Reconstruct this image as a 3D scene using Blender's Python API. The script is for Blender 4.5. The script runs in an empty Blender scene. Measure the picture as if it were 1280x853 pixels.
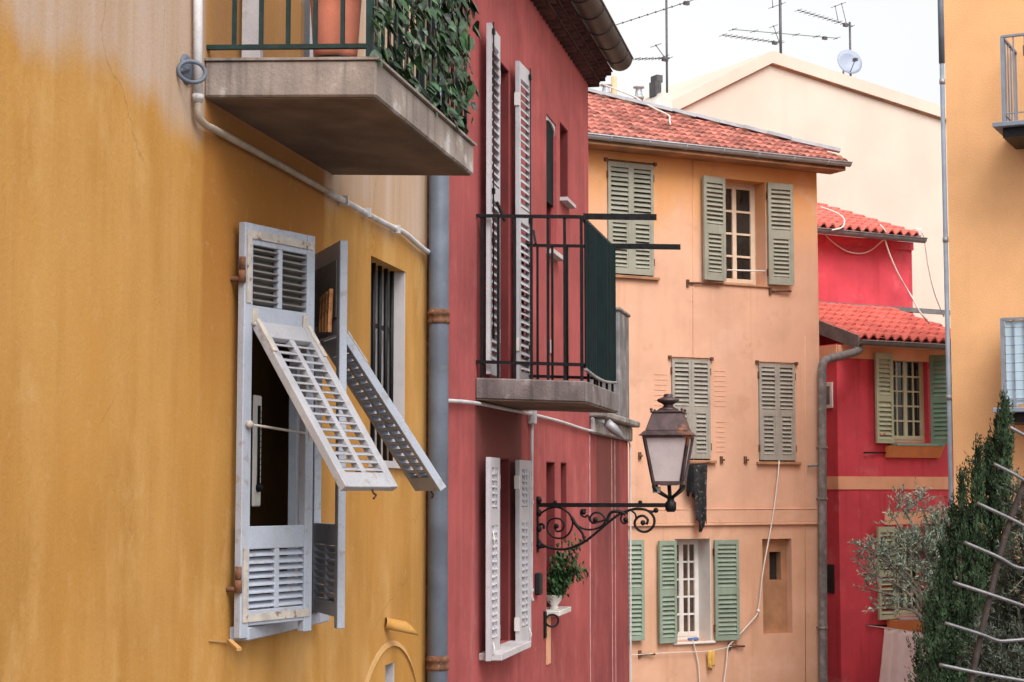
import bpy, math, random
from mathutils import Vector, Matrix
R = math.radians
random.seed(7)
scn = bpy.context.scene
COL = scn.collection

# ------------------------------------------------------------------ camera model
F = 2200.0
TH = math.atan(.0857)
EYE = Vector((0, 0, 4.5))
def ray(px, py):
    xc, yc = (px-640)/F, -(py-426.5)/F
    return Vector((xc, math.cos(TH)-yc*math.sin(TH), math.sin(TH)+yc*math.cos(TH)))

class Frame:
    """local x along the wall, y into the building, z up"""
    def __init__(s, ox, oy, slope):
        s.o = Vector((ox, oy, 0))
        t = Vector((1, slope, 0)) if abs(slope) < 3 else Vector((1/slope, 1, 0))
        s.t = t.normalized()
        s.y = Vector((-s.t.y, s.t.x, 0))
        s.rz = math.atan2(s.t.y, s.t.x)
    def at(s, px, py, d=0):
        """pixel -> (along, height) on the plane d metres in front of the wall"""
        r = ray(px, py)
        k = ((s.o - s.y*d - EYE).dot(s.y))/r.dot(s.y)
        p = EYE + r*k
        return (p-s.o).dot(s.t), p.z
    def p(s, px, py, d=0):
        a, z = s.at(px, py, d)
        return Vector((a, -d, z))
    def local(s, w):
        q = w-s.o
        return Vector((q.dot(s.t), q.dot(s.y), w.z))
    def world(s, v):
        return s.o + s.t*v[0] + s.y*v[1] + Vector((0, 0, v[2]))
    def rect(s, xl, xr, yt, yb, d=0):
        ym = (yt+yb)/2
        return s.at(xl, ym, d)[0], s.at(xr, ym, d)[0], s.at(xl, yb, d)[1], s.at(xl, yt, d)[1]

LW = Frame(-2.7, 0, 5.0)            # the left row of houses
ORF = Frame(2.73, 25, .53)          # peach house
CRF = Frame(5.85, 28, .57)          # crimson house
CMF = Frame(5.56, 34, .57)          # cream gable
APF = Frame(5.63, 21, -.5)          # apricot house
WF = Frame(0, 0, 0)

# ------------------------------------------------------------------ materials
def mat(name, c, rough=.8, var=.18, vs=1.5, streak=0, sc=None, ss=7, grain=.06, gs=160, bump=.15, bs=90, metal=0, spec=.3, extra=None, isl=0, wear=None, coat=0):
    m = bpy.data.materials.new(name); m.use_nodes = True
    nt = m.node_tree; N = nt.nodes; L = nt.links
    b = N['Principled BSDF']
    b.inputs['Roughness'].default_value = rough
    b.inputs['Metallic'].default_value = metal
    b.inputs['Specular IOR Level'].default_value = spec
    tc = N.new('ShaderNodeTexCoord')
    def noise(scale, detail=5, mp=None, ro=.55):
        n = N.new('ShaderNodeTexNoise'); n.inputs['Scale'].default_value = scale
        n.inputs['Detail'].default_value = detail; n.inputs['Roughness'].default_value = ro
        if mp:
            q = N.new('ShaderNodeMapping'); q.inputs['Scale'].default_value = mp
            L.new(tc.outputs['Object'], q.inputs['Vector']); L.new(q.outputs['Vector'], n.inputs['Vector'])
        else:
            L.new(tc.outputs['Object'], n.inputs['Vector'])
        return n.outputs['Fac']
    def ramp(f, a, bb):
        r = N.new('ShaderNodeMapRange'); r.inputs['From Min'].default_value = a; r.inputs['From Max'].default_value = bb
        r.interpolation_type = 'SMOOTHSTEP'
        L.new(f, r.inputs['Value']); return r.outputs['Result']
    def mix(f, a, bb, mode='MIX'):
        x = N.new('ShaderNodeMix'); x.data_type = 'RGBA'; x.blend_type = mode
        for sock, v in ((x.inputs['Factor'], f), (x.inputs['A'], a), (x.inputs['B'], bb)):
            if isinstance(v, (int, float)): sock.default_value = v
            elif isinstance(v, (tuple, list)): sock.default_value = (*v[:3], 1)
            else: L.new(v, sock)
        return x.outputs['Result']
    def mul(a, k):
        x = N.new('ShaderNodeMath'); x.operation = 'MULTIPLY'; L.new(a, x.inputs[0])
        if isinstance(k, (int, float)): x.inputs[1].default_value = k
        else: L.new(k, x.inputs[1])
        return x.outputs[0]
    dk = tuple(v*(1-var) for v in c); lt = tuple(min(1, v*(1+var)) for v in c)
    col = mix(ramp(noise(vs), .3, .7), dk, lt)
    H = dict(N=N, L=L, tc=tc, noise=noise, ramp=ramp, mix=mix, mul=mul)
    if extra: col = extra(H, col)
    if streak:
        s2 = sc or tuple(v*.55 for v in c)
        f = mul(ramp(noise(1, 6, (ss, ss, ss*.07), .6), .48, .74), streak)
        col = mix(f, col, s2)
    if wear:
        f = mul(ramp(noise(wear[2], 7, None, .65), .56, .68), wear[1])
        col = mix(f, col, wear[0])
    if grain:
        g = noise(gs, 3)
        col = mix(ramp(g, .3, .7), mix(1.0, col, (1-grain*2,)*3, 'MULTIPLY'), col)
    if isl:
        ge = N.new('ShaderNodeNewGeometry')
        hs = N.new('ShaderNodeHueSaturation')
        r = N.new('ShaderNodeMapRange'); r.inputs['To Min'].default_value = 1-isl; r.inputs['To Max'].default_value = 1+isl
        L.new(ge.outputs['Random Per Island'], r.inputs['Value']); L.new(r.outputs['Result'], hs.inputs['Value'])
        L.new(col, hs.inputs['Color']); col = hs.outputs['Color']
    L.new(col, b.inputs['Base Color'])
    if bump:
        bp = N.new('ShaderNodeBump'); bp.inputs['Strength'].default_value = bump; bp.inputs['Distance'].default_value = .01
        L.new(noise(bs, 6, None, .65), bp.inputs['Height']); L.new(bp.outputs['Normal'], b.inputs['Normal'])
    return m

def ochre_extra(H, col):
    """rain-bleached upper band with a ragged lower edge; a darker, stronger colour under the balcony"""
    N, L = H['N'], H['L']
    sep = N.new('ShaderNodeSeparateXYZ'); L.new(H['tc'].outputs['Object'], sep.inputs[0])
    def math_(op, a, b):
        x = N.new('ShaderNodeMath'); x.operation = op
        for i, v in enumerate((a, b)):
            if isinstance(v, (int, float)): x.inputs[i].default_value = v
            else: L.new(v, x.inputs[i])
        return x.outputs[0]
    z, s = sep.outputs['Z'], sep.outputs['X']
    wob = H['noise'](1, 4, (3, 3, .5)); wob2 = H['noise'](1.2, 3)
    zz = math_('ADD', z, math_('MULTIPLY', wob, .3)); zz = math_('ADD', zz, math_('MULTIPLY', wob2, .35))
    up = H['ramp'](zz, ZB+.25, ZB+.43)
    st = H['ramp'](H['noise'](1, 6, (5, 5, .25), .65), .35, .7)
    bleached = H['mix'](st, (.46, .31, .205), (.53, .40, .33))
    col = H['mix'](H['mul'](H['ramp'](H['noise'](1, 7, (2.4, 2.4, .5), .62), .36, .68), .7), col, (.57, .305, .090))
    col = H['mix'](H['mul'](H['ramp'](H['noise'](1, 6, (1.6, 1.6, .9), .7), .50, .66), .55), col, (.61, .36, .135))
    col = H['mix'](H['mul'](H['ramp'](H['noise'](1, 7, (9, 9, 1.8), .7), .55, .75), .25), col, (.40, .18, .035))
    col = H['mix'](H['mul'](up, .92), col, bleached)
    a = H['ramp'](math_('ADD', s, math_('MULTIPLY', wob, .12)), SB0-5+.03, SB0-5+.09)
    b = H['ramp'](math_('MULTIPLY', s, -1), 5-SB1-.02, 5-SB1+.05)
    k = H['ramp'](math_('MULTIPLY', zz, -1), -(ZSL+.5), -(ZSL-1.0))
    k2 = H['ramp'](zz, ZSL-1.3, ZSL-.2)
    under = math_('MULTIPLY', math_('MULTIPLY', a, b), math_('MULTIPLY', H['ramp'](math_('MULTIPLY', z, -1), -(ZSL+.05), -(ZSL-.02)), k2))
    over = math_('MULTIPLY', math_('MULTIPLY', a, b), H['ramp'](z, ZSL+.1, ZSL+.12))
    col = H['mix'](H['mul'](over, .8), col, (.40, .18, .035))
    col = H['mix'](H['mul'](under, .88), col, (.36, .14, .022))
    # hairline cracks and small chips
    vo = N.new('ShaderNodeTexVoronoi'); vo.feature = 'DISTANCE_TO_EDGE'; vo.inputs['Scale'].default_value = 1.1
    mp = N.new('ShaderNodeMapping'); mp.inputs['Scale'].default_value = (1.0, 1.0, .55)
    ad = N.new('ShaderNodeMix'); ad.data_type = 'VECTOR'; ad.inputs['Factor'].default_value = .22
    nz = N.new('ShaderNodeTexNoise'); nz.inputs['Scale'].default_value = 2.3; nz.inputs['Detail'].default_value = 6
    L.new(H['tc'].outputs['Object'], nz.inputs['Vector']); L.new(H['tc'].outputs['Object'], ad.inputs['A']); L.new(nz.outputs['Color'], ad.inputs['B'])
    L.new(ad.outputs['Result'], mp.inputs['Vector']); L.new(mp.outputs['Vector'], vo.inputs['Vector'])
    cr = N.new('ShaderNodeMapRange'); cr.inputs['From Min'].default_value = .0; cr.inputs['From Max'].default_value = .0035; cr.inputs['To Min'].default_value = 1; cr.inputs['To Max'].default_value = 0
    L.new(vo.outputs['Distance'], cr.inputs['Value'])
    gate = H['ramp'](H['noise'](.9, 2), .52, .60)
    return H['mix'](H['mul'](H['mul'](cr.outputs['Result'], gate), .45), col, (.26, .12, .03))

def peach_extra(H, col):
    """the paint is bleached to pink below the sheltered top and browned near the foot"""
    N, L = H['N'], H['L']
    sep = N.new('ShaderNodeSeparateXYZ'); L.new(H['tc'].outputs['Object'], sep.inputs[0])
    w = H['noise'](1, 5, (1.5, 1.5, .5))
    x = N.new('ShaderNodeMath'); x.operation = 'MULTIPLY_ADD'; L.new(w, x.inputs[0]); x.inputs[1].default_value = 1.6; L.new(sep.outputs['Z'], x.inputs[2])
    up = H['ramp'](x.outputs[0], 8.5, 9.9)
    col = H['mix'](up, col, (.72, .335, .125))
    lo = H['ramp'](x.outputs[0], 5.4, 3.8)
    lo2 = H['mul'](H['ramp'](H['noise'](1.6, 6), .35, .65), .55)
    m2 = N.new('ShaderNodeMath'); m2.operation = 'SUBTRACT'; m2.inputs[0].default_value = 1; L.new(H['ramp'](x.outputs[0], 4.2, 5.6), m2.inputs[1])
    col = H['mix'](H['mul'](lo2, m2.outputs[0]), col, (.60, .34, .20))
    col = H['mix'](H['mul'](H['ramp'](H['noise'](1, 7, (4, 4, .22), .7), .53, .72), .5), col, (.55, .29, .17))
    col = H['mix'](H['mul'](H['ramp'](H['noise'](1, 7, (.9, .9, 1.3), .72), .52, .66), .45), col, (.75, .47, .345))
    return H['mix'](H['mul'](H['ramp'](H['noise'](3.2, 8, None, .75), .60, .70), .4), col, (.46, .24, .14))

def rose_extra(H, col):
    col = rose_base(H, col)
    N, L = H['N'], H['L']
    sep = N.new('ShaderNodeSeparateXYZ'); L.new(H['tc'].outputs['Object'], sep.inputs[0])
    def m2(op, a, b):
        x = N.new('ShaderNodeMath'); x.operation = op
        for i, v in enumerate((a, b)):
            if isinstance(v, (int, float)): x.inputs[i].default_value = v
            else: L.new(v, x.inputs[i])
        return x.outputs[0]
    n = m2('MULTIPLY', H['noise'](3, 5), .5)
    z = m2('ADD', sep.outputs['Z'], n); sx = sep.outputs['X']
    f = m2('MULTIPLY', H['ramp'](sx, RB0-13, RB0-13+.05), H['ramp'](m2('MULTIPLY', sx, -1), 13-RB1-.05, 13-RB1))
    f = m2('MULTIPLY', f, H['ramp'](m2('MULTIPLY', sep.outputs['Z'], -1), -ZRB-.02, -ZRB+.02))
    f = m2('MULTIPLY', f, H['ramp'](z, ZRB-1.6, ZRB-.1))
    return H['mix'](H['mul'](f, .8), col, (.13, .036, .03))  # grime below the balcony, with the slab's shade painted in

def rose_base(H, col):
    f = H['mul'](H['ramp'](H['noise'](1, 7, (9, 9, .45), .7), .5, .72), .38)
    col = H['mix'](f, col, (.45, .175, .165))
    f = H['mul'](H['ramp'](H['noise'](1.3, 8, None, .72), .46, .66), .6)
    col = H['mix'](f, col, (.26, .055, .052))
    f = H['mul'](H['ramp'](H['noise'](1, 8, (2.2, 2.2, 1.2), .75), .52, .66), .45)
    col = H['mix'](f, col, (.49, .165, .15))
    f = H['mul'](H['ramp'](H['noise'](14, 5, (1, 1, .35), .7), .60, .72), .35)
    return H['mix'](f, col, (.50, .27, .25))

# heights the ochre paint depends on (from the photograph)
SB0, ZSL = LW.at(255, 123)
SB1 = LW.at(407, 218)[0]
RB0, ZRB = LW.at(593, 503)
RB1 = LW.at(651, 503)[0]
ZB = LW.at(120, 95)[1]

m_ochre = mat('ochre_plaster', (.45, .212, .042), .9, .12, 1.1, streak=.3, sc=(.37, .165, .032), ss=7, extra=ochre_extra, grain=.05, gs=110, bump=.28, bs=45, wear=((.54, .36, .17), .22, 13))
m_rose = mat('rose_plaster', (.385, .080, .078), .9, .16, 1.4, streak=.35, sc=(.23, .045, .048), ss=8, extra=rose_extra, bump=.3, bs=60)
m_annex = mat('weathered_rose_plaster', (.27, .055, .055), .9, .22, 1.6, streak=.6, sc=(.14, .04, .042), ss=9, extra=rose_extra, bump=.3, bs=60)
m_peach = mat('peach_plaster', (.70, .405, .275), .9, .10, .9, streak=.22, sc=(.50, .27, .16), ss=5, extra=peach_extra, bump=.25, bs=40, wear=((.48, .25, .14), .28, 2.2))
m_crimson = mat('crimson_plaster', (.66, .072, .098), .85, .14, 1.3, streak=.55, sc=(.44, .035, .055), ss=6, bump=.4, bs=30, wear=((.70, .17, .18), .5, 2.0))
m_cream = mat('cream_plaster', (.67, .55, .46), .9, .06, .7, streak=.4, sc=(.63, .50, .42), ss=2.5, bump=.15, bs=30)
m_apricot = mat('apricot_plaster', (.83, .45, .21), .9, .10, .9, streak=.12, sc=(.60, .32, .14), ss=4, grain=.07, gs=70, bump=.35, bs=45)
m_trim_peach = mat('peach_trim', (.85, .44, .265), .85, .10, 1.5, streak=.15)
m_arch = mat('pale_ochre_moulding', (.54, .31, .12), .9, .12, 3, streak=.3)
m_trim_orange = mat('orange_trim', (.80, .31, .12), .85, .12, 1.5, streak=.2)
m_recess = mat('brown_stained_plaster', (.42, .215, .115), .9, .25, 2.2, streak=.4, bump=.3, bs=50)
m_concrete = mat('weathered_concrete', (.30, .245, .215), .9, .22, 4, streak=.7, sc=(.13, .11, .10), ss=16, wear=((.56, .53, .52), .85, 4), bump=.5, bs=60)
m_concrete2 = mat('stained_concrete', (.175, .145, .14), .9, .3, 4, streak=.85, sc=(.07, .06, .06), ss=18, wear=((.42, .37, .36), .4, 6), bump=.5, bs=60)
m_soffit = mat('shaded_underside', (.15, .10, .068), .95, .3, 3, bump=.35, bs=40)  # balcony undersides, their shade put into the colour
m_flap = mat('greyed_white_paint', (.36, .355, .38), .6, .08, 5, streak=.4, sc=(.26, .235, .225), ss=26, wear=((.22, .17, .14), .5, 14), bump=.15)
m_slat_dark = mat('dark_slat_paint', (.17, .155, .145), .8, .2, 8, bump=.2)
m_shut_w = mat('lavender_white_paint', (.355, .385, .455), .55, .08, 5, streak=.35, sc=(.36, .33, .32), ss=22, wear=((.24, .18, .14), .5, 16), bump=.12, bs=50, spec=.4)
m_shut_w2 = mat('bright_white_paint', (.50, .485, .515), .55, .07, 5, streak=.2, sc=(.42, .38, .37), ss=18, wear=((.34, .28, .26), .35, 14), bump=.1, spec=.4)
m_shut_in = mat('dark_shutter_back', (.17, .165, .15), .8, .2, 6, streak=.3, bump=.2)
m_shut_g = mat('grey_green_paint', (.305, .298, .24), .6, .10, 4, streak=.35, sc=(.17, .17, .12), ss=18, wear=((.36, .35, .28), .3, 10), bump=.1)
m_shut_gr = mat('faded_grey_paint', (.35, .325, .28), .65, .10, 4, streak=.45, sc=(.21, .19, .15), ss=18, wear=((.46, .43, .36), .35, 9), bump=.1)
m_shut_green = mat('sage_green_paint', (.255, .315, .245), .6, .10, 4, streak=.3, sc=(.17, .26, .16), ss=16, wear=((.34, .42, .30), .3, 9), bump=.1)
m_shut_pale = mat('pale_green_paint', (.44, .47, .32), .6, .08, 4, streak=.2, sc=(.32, .36, .22), ss=14, bump=.1)
m_shut_sea = mat('sea_green_paint', (.22, .38, .29), .6, .08, 4, streak=.2, ss=14, bump=.1)
m_white = mat('white_paint', (.74, .70, .66), .6, .06, 4, streak=.2, sc=(.5, .46, .42), ss=12, bump=.08)
m_winframe = mat('cream_window_paint', (.72, .56, .42), .6, .06, 4, streak=.2, bump=.08)
m_paleframe = mat('pale_olive_paint', (.52, .53, .36), .6, .06, 4, bump=.08)
m_reveal = mat('pale_lilac_plaster', (.52, .48, .49), .85, .12, 3, streak=.3, bump=.2)
m_glass = mat('dark_window_glass', (.022, .020, .019), .06, .5, 2.5, grain=0, bump=.02, bs=4, spec=.6)
m_glass_br = mat('brown_window_glass', (.085, .052, .036), .08, .6, 3, grain=0, bump=.02, bs=4, spec=.6)
m_curtain = mat('net_curtain', (.40, .34, .30), .9, .15, 6, streak=.5, ss=30, bump=.2)
m_redwood = mat('dark_red_joinery', (.10, .02, .02), .7, .2, 6)
m_deepred = mat('deep_red_plaster', (.15, .026, .026), .9, .15, 3, bump=.2)
m_dark = mat('dark_interior', (.03, .022, .018), .95, .3, 2)
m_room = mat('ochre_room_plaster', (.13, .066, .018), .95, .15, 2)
m_iron = mat('black_iron', (.012, .012, .014), .45, .3, 20, metal=.4, bump=.25, bs=120, wear=((.06, .035, .02), .3, 25))
m_green_iron = mat('dark_green_iron', (.012, .034, .032), .5, .25, 15, bump=.2, bs=120, wear=((.05, .05, .04), .35, 22))
m_green_sheet = mat('dark_green_sheet', (.005, .015, .016), .75, .2, 6, streak=.3, sc=(.008, .02, .02), bump=.1, spec=.12)
m_steel = mat('galvanised_steel', (.30, .30, .31), .5, .2, 6, metal=.35, bump=.1, wear=((.18, .15, .13), .3, 12))
m_bluegrey = mat('blue_grey_painted_pipe', (.115, .135, .175), .5, .18, 5, streak=.4, sc=(.11, .11, .12), ss=14, bump=.12, wear=((.20, .19, .18), .25, 14))
m_greypipe = mat('grey_cast_pipe', (.19, .17, .165), .6, .3, 8, streak=.5, sc=(.09, .075, .07), ss=14, bump=.3, bs=80, wear=((.34, .31, .29), .45, 16))
m_rust = mat('rusty_iron', (.15, .065, .035), .8, .4, 20, bump=.4, bs=120, wear=((.38, .30, .24), .5, 30))
m_ironmong = mat('painted_hinge_iron', (.44, .39, .35), .65, .15, 14, bump=.25, wear=((.17, .075, .04), .9, 26))
m_conduit = mat('grey_white_conduit', (.56, .54, .55), .6, .12, 8, streak=.3, bump=.15, wear=((.28, .22, .17), .4, 14))
m_conduit_o = mat('ochre_grey_conduit', (.40, .33, .26), .65, .15, 8, bump=.15, wear=((.25, .16, .09), .4, 14))
m_zinc = mat('zinc_sheet', (.42, .43, .46), .45, .15, 4, metal=.3, bump=.1, wear=((.28, .27, .27), .4, 7))
m_gutter_dk = mat('dark_zinc_gutter', (.050, .045, .045), .5, .25, 6, metal=.3, bump=.15, wear=((.10, .085, .08), .5, 9))
m_gutter_gr = mat('grey_zinc_gutter', (.20, .19, .19), .5, .2, 6, metal=.3, bump=.15)
m_tile_o = mat('brick_red_roof_tile', (.43, .155, .12), .85, .25, 3, isl=.40, bump=.4, wear=((.52, .30, .25), .6, 7), streak=.4, sc=(.14, .075, .065), ss=5)
m_tile_c = mat('salmon_red_roof_tile', (.68, .165, .13), .8, .10, 3, isl=.12, bump=.15, wear=((.74, .30, .25), .4, 6))
m_genoise = mat('dark_eave_tile', (.095, .04, .034), .9, .25, 6, isl=.25, bump=.3)  # eave tiles much darker than the roof tiles
m_terra = mat('terracotta', (.56, .185, .115), .8, .12, 7, streak=.3, sc=(.60, .32, .30), ss=8, bump=.15)
m_blackplastic = mat('black_plastic', (.018, .024, .026), .5, .2, 8, bump=.05)
m_leaf = mat('ivy_leaf', (.020, .055, .018), .4, .3, 9, isl=.8, grain=0, bump=.05, spec=.5)
m_leaf2 = mat('shrub_leaf', (.035, .085, .025), .45, .3, 9, isl=.5, grain=0, bump=.05)
m_cyp = mat('cypress_foliage', (.036, .060, .030), .8, .5, 7, isl=.6, grain=0, bump=0, spec=.15)
m_olive = mat('olive_leaf', (.145, .185, .135), .55, .2, 6, isl=.55, grain=0, bump=0, spec=.4)
m_olive2 = mat('dark_olive_leaf', (.062, .078, .056), .55, .2, 6, isl=.65, grain=0, bump=0, spec=.4)
m_bark = mat('grey_bark', (.11, .09, .075), .95, .3, 12, bump=.6, bs=50)
m_copper = mat('aged_copper', (.085, .055, .055), .5, .35, 8, metal=.55, bump=.2, bs=40, wear=((.36, .13, .065), .75, 5), spec=.5)
m_frost = mat('frosted_lantern_glass', (.58, .49, .49), .35, .06, 8, grain=.1, gs=220, bump=.2, bs=150, spec=.6)
m_cable = mat('white_cable', (.72, .66, .60), .7, .08, 10, bump=.05)
m_black_cloth = mat('black_cloth', (.010, .010, .012), .95, .3, 10, bump=.4, bs=60)
m_lace = mat('patterned_black_cloth', (.03, .028, .03), .95, .3, 10, bump=.4, wear=((.32, .28, .26), .9, 22))
m_pink_cloth = mat('pink_cloth', (.80, .64, .63), .9, .05, 4, grain=.05, bump=.2, bs=200)
m_yellow_cloth = mat('yellow_bag', (.68, .42, .10), .8, .15, 10, bump=.2)
m_wood = mat('wooden_peg', (.42, .19, .08), .85, .3, 20, bump=.3)
m_dish = mat('pale_dish', (.34, .38, .48), .5, .05, 4, bump=.03)
m_mast = mat('dull_aerial_metal', (.10, .095, .10), .5, .2, 8, metal=.4, bump=0)
m_mast_lt = mat('light_aerial_metal', (.34, .33, .34), .5, .2, 8, metal=.4, bump=0)
m_chim = mat('pale_chimney_render', (.66, .60, .56), .9, .15, 4, streak=.3, bump=.3)
m_ground = mat('stone_paving', (.17, .16, .15), .9, .2, .4, bump=.3, bs=8)
m_blue_sheet = mat('pale_blue_screen', (.52, .68, .78), .6, .05, 4, bump=.05, streak=.1, ss=9)
m_bal_grey = mat('blue_grey_balcony_paint', (.22, .245, .29), .5, .12, 6, bump=.1)
m_steelrod = mat('weathered_steel_rod', (.17, .165, .175), .42, .2, 14, metal=.5, bump=.2, bs=80, wear=((.13, .08, .06), .45, 30))
m_postrust = mat('dark_rusty_post', (.045, .034, .032), .7, .3, 18, bump=.4, bs=70, wear=((.15, .085, .055), .6, 22))
m_blue_thing = mat('blue_plastic', (.10, .18, .42), .5, .1, 8)
m_scar = mat('pale_scraped_plaster', (.50, .27, .26), .9, .25, 9, bump=.3)
m_coping = mat('grey_mossy_coping', (.26, .235, .22), .95, .35, 6, streak=.4, bump=.5, wear=((.10, .09, .085), .6, 7))
m_pillar = mat('mottled_grey_render', (.20, .19, .19), .95, .3, 4, streak=.6, sc=(.08, .075, .07), ss=7, bump=.5, wear=((.46, .42, .42), .5, 4))

# ------------------------------------------------------------------ mesh builder
OFF = {}
class MB:
    def __init__(s): s.v = []; s.f = []; s.sm = []
    def add(s, vs, fs, smooth=False):
        n = len(s.v); s.v += [Vector(v) for v in vs]
        for f in fs: s.f.append([n+i for i in f]); s.sm.append(smooth)
        return s
    def box(s, x0, x1, y0, y1, z0, z1):
        vs = [(x, y, z) for z in (z0, z1) for y in (y0, y1) for x in (x0, x1)]
        return s.add(vs, [(0,2,3,1), (4,5,7,6), (0,1,5,4), (2,6,7,3), (0,4,6,2), (1,3,7,5)])
    def obb(s, c, a, b, d):
        c, a, b, d = map(Vector, (c, a, b, d))
        vs = [c + a*i + b*j + d*k for k in (-1, 1) for j in (-1, 1) for i in (-1, 1)]
        return s.add(vs, [(0,2,3,1), (4,5,7,6), (0,1,5,4), (2,6,7,3), (0,4,6,2), (1,3,7,5)])
    def bar(s, p, q, w, h, up=(0, 0, 1)):
        p, q = Vector(p), Vector(q); d = (q-p); L = d.length
        if L < 1e-6: return s
        d /= L; u = Vector(up)
        side = d.cross(u)
        if side.length < 1e-3: side = d.cross(Vector((1, 0, 0)))
        side.normalize(); u = side.cross(d)
        return s.obb((p+q)/2, d*L/2, side*w/2, u*h/2)
    def tube(s, pts, r, n=8, closed=False, caps=True, smooth=True):
        pts = [Vector(p) for p in pts]; m = len(pts)
        rs = r if isinstance(r, (list, tuple)) else [r]*m
        T = []
        for i in range(m):
            a = pts[(i-1) % m] if (closed or i > 0) else pts[i]
            b = pts[(i+1) % m] if (closed or i < m-1) else pts[i]
            t = b-a
            T.append(t.normalized() if t.length > 1e-9 else Vector((0, 0, 1)))
        ref = Vector((0, 0, 1)) if abs(T[0].z) < .9 else Vector((1, 0, 0))
        u = T[0].cross(ref).normalized()
        vs = []
        for i in range(m):
            u = u - T[i]*u.dot(T[i])
            u = u.normalized() if u.length > 1e-6 else T[i].orthogonal().normalized()
            w = T[i].cross(u)
            for k in range(n):
                a = 2*math.pi*k/n
                vs.append(pts[i] + (u*math.cos(a) + w*math.sin(a))*rs[i])
        fs = []
        for i in range(m if closed else m-1):
            j = (i+1) % m
            for k in range(n):
                k2 = (k+1) % n
                fs.append((i*n+k, i*n+k2, j*n+k2, j*n+k))
        s.add(vs, fs, smooth)
        if caps and not closed:
            b = len(s.v)-len(vs)
            s.f.append([b+k for k in range(n)][::-1]); s.sm.append(False)
            s.f.append([b+(m-1)*n+k for k in range(n)]); s.sm.append(False)
        return s
    def lathe(s, c, prof, n=24, smooth=True, axis=None):
        c = Vector(c)
        ax = Vector(axis).normalized() if axis else Vector((0, 0, 1))
        e1 = ax.orthogonal().normalized(); e2 = ax.cross(e1)
        vs = []; fs = []
        for r, z in prof:
            for k in range(n):
                a = 2*math.pi*k/n
                vs.append(c + ax*z + (e1*math.cos(a) + e2*math.sin(a))*max(r, 1e-4))
        for i in range(len(prof)-1):
            for k in range(n):
                k2 = (k+1) % n
                fs.append((i*n+k, i*n+k2, (i+1)*n+k2, (i+1)*n+k))
        fs.append(tuple(range(n))[::-1]); fs.append(tuple((len(prof)-1)*n+k for k in range(n)))
        return s.add(vs, fs, smooth)
    def ball(s, c, r, n=10, sz=1):
        return s.lathe(c, [(r*math.sin(math.pi*i/7), -r*sz*math.cos(math.pi*i/7)) for i in range(8)], n)
    def poly(s, pts): return s.add(pts, [tuple(range(len(pts)))])
    def prism(s, pts, off):
        pts = [Vector(p) for p in pts]; off = Vector(off); n = len(pts)
        fs = [tuple(range(n)), tuple(range(2*n-1, n-1, -1))]
        fs += [(i, (i+1) % n + 0, (i+1) % n + n, i+n) for i in range(n)]
        fs = [fs[0], fs[1]] + [(i, i+n, (i+1) % n + n, (i+1) % n) for i in range(n)]
        return s.add(pts + [p+off for p in pts], fs)
    def build(s, name, m, parent=None, bevel=0, seg=1, fix=True):
        off = OFF.get(root_of(parent).name, Vector()) if parent else Vector()
        me = bpy.data.meshes.new(name)
        me.from_pydata([v-off for v in s.v], [], s.f)
        me.polygons.foreach_set('use_smooth', s.sm)
        me.materials.append(m)
        if fix:
            import bmesh
            bm = bmesh.new(); bm.from_mesh(me); bmesh.ops.recalc_face_normals(bm, faces=bm.faces); bm.to_mesh(me); bm.free()
        me.update()
        o = bpy.data.objects.new(name, me); COL.objects.link(o)
        if parent: o.parent = parent
        if bevel:
            b = o.modifiers.new('Bevel', 'BEVEL'); b.width = bevel; b.segments = seg; b.limit_method = 'ANGLE'
        return o

def root_of(o):
    while o.parent: o = o.parent
    return o
def thing(name, label, cat, fr, base=(0, 0, 0), group=None):
    o = bpy.data.objects.new(name, None); COL.objects.link(o)
    base = Vector(base)
    o.location = fr.world(base); o.rotation_euler = (0, 0, fr.rz)
    o['label'] = label; o['category'] = cat
    if group: o['group'] = group
    OFF[o.name] = base
    return o
def solo(mb, name, label, cat, fr, base, m, group=None, bevel=0):
    """a thing that is one mesh"""
    base = Vector(base)
    mb.v = [v-base for v in mb.v]
    o = mb.build(name, m, None, bevel)
    o.location = fr.world(base); o.rotation_euler = (0, 0, fr.rz)
    o['label'] = label; o['category'] = cat
    if group: o['group'] = group
    return o
def smooth_path(pts, k=6, closed=False):
    pts = [Vector(p) for p in pts]; out = []; n = len(pts)
    for i in range(n if closed else n-1):
        p0 = pts[i-1] if (i > 0 or closed) else pts[0]*2-pts[1]
        p1 = pts[i]; p2 = pts[(i+1) % n]
        p3 = pts[(i+2) % n] if (i+2 < n or closed) else pts[-1]*2-pts[-2]
        for j in range(k):
            t = j/k
            out.append(.5*((2*p1) + (p2-p0)*t + (2*p0-5*p1+4*p2-p3)*t*t + (3*p1-p0-3*p2+p3)*t**3))
    if not closed: out.append(pts[-1])
    return out

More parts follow.
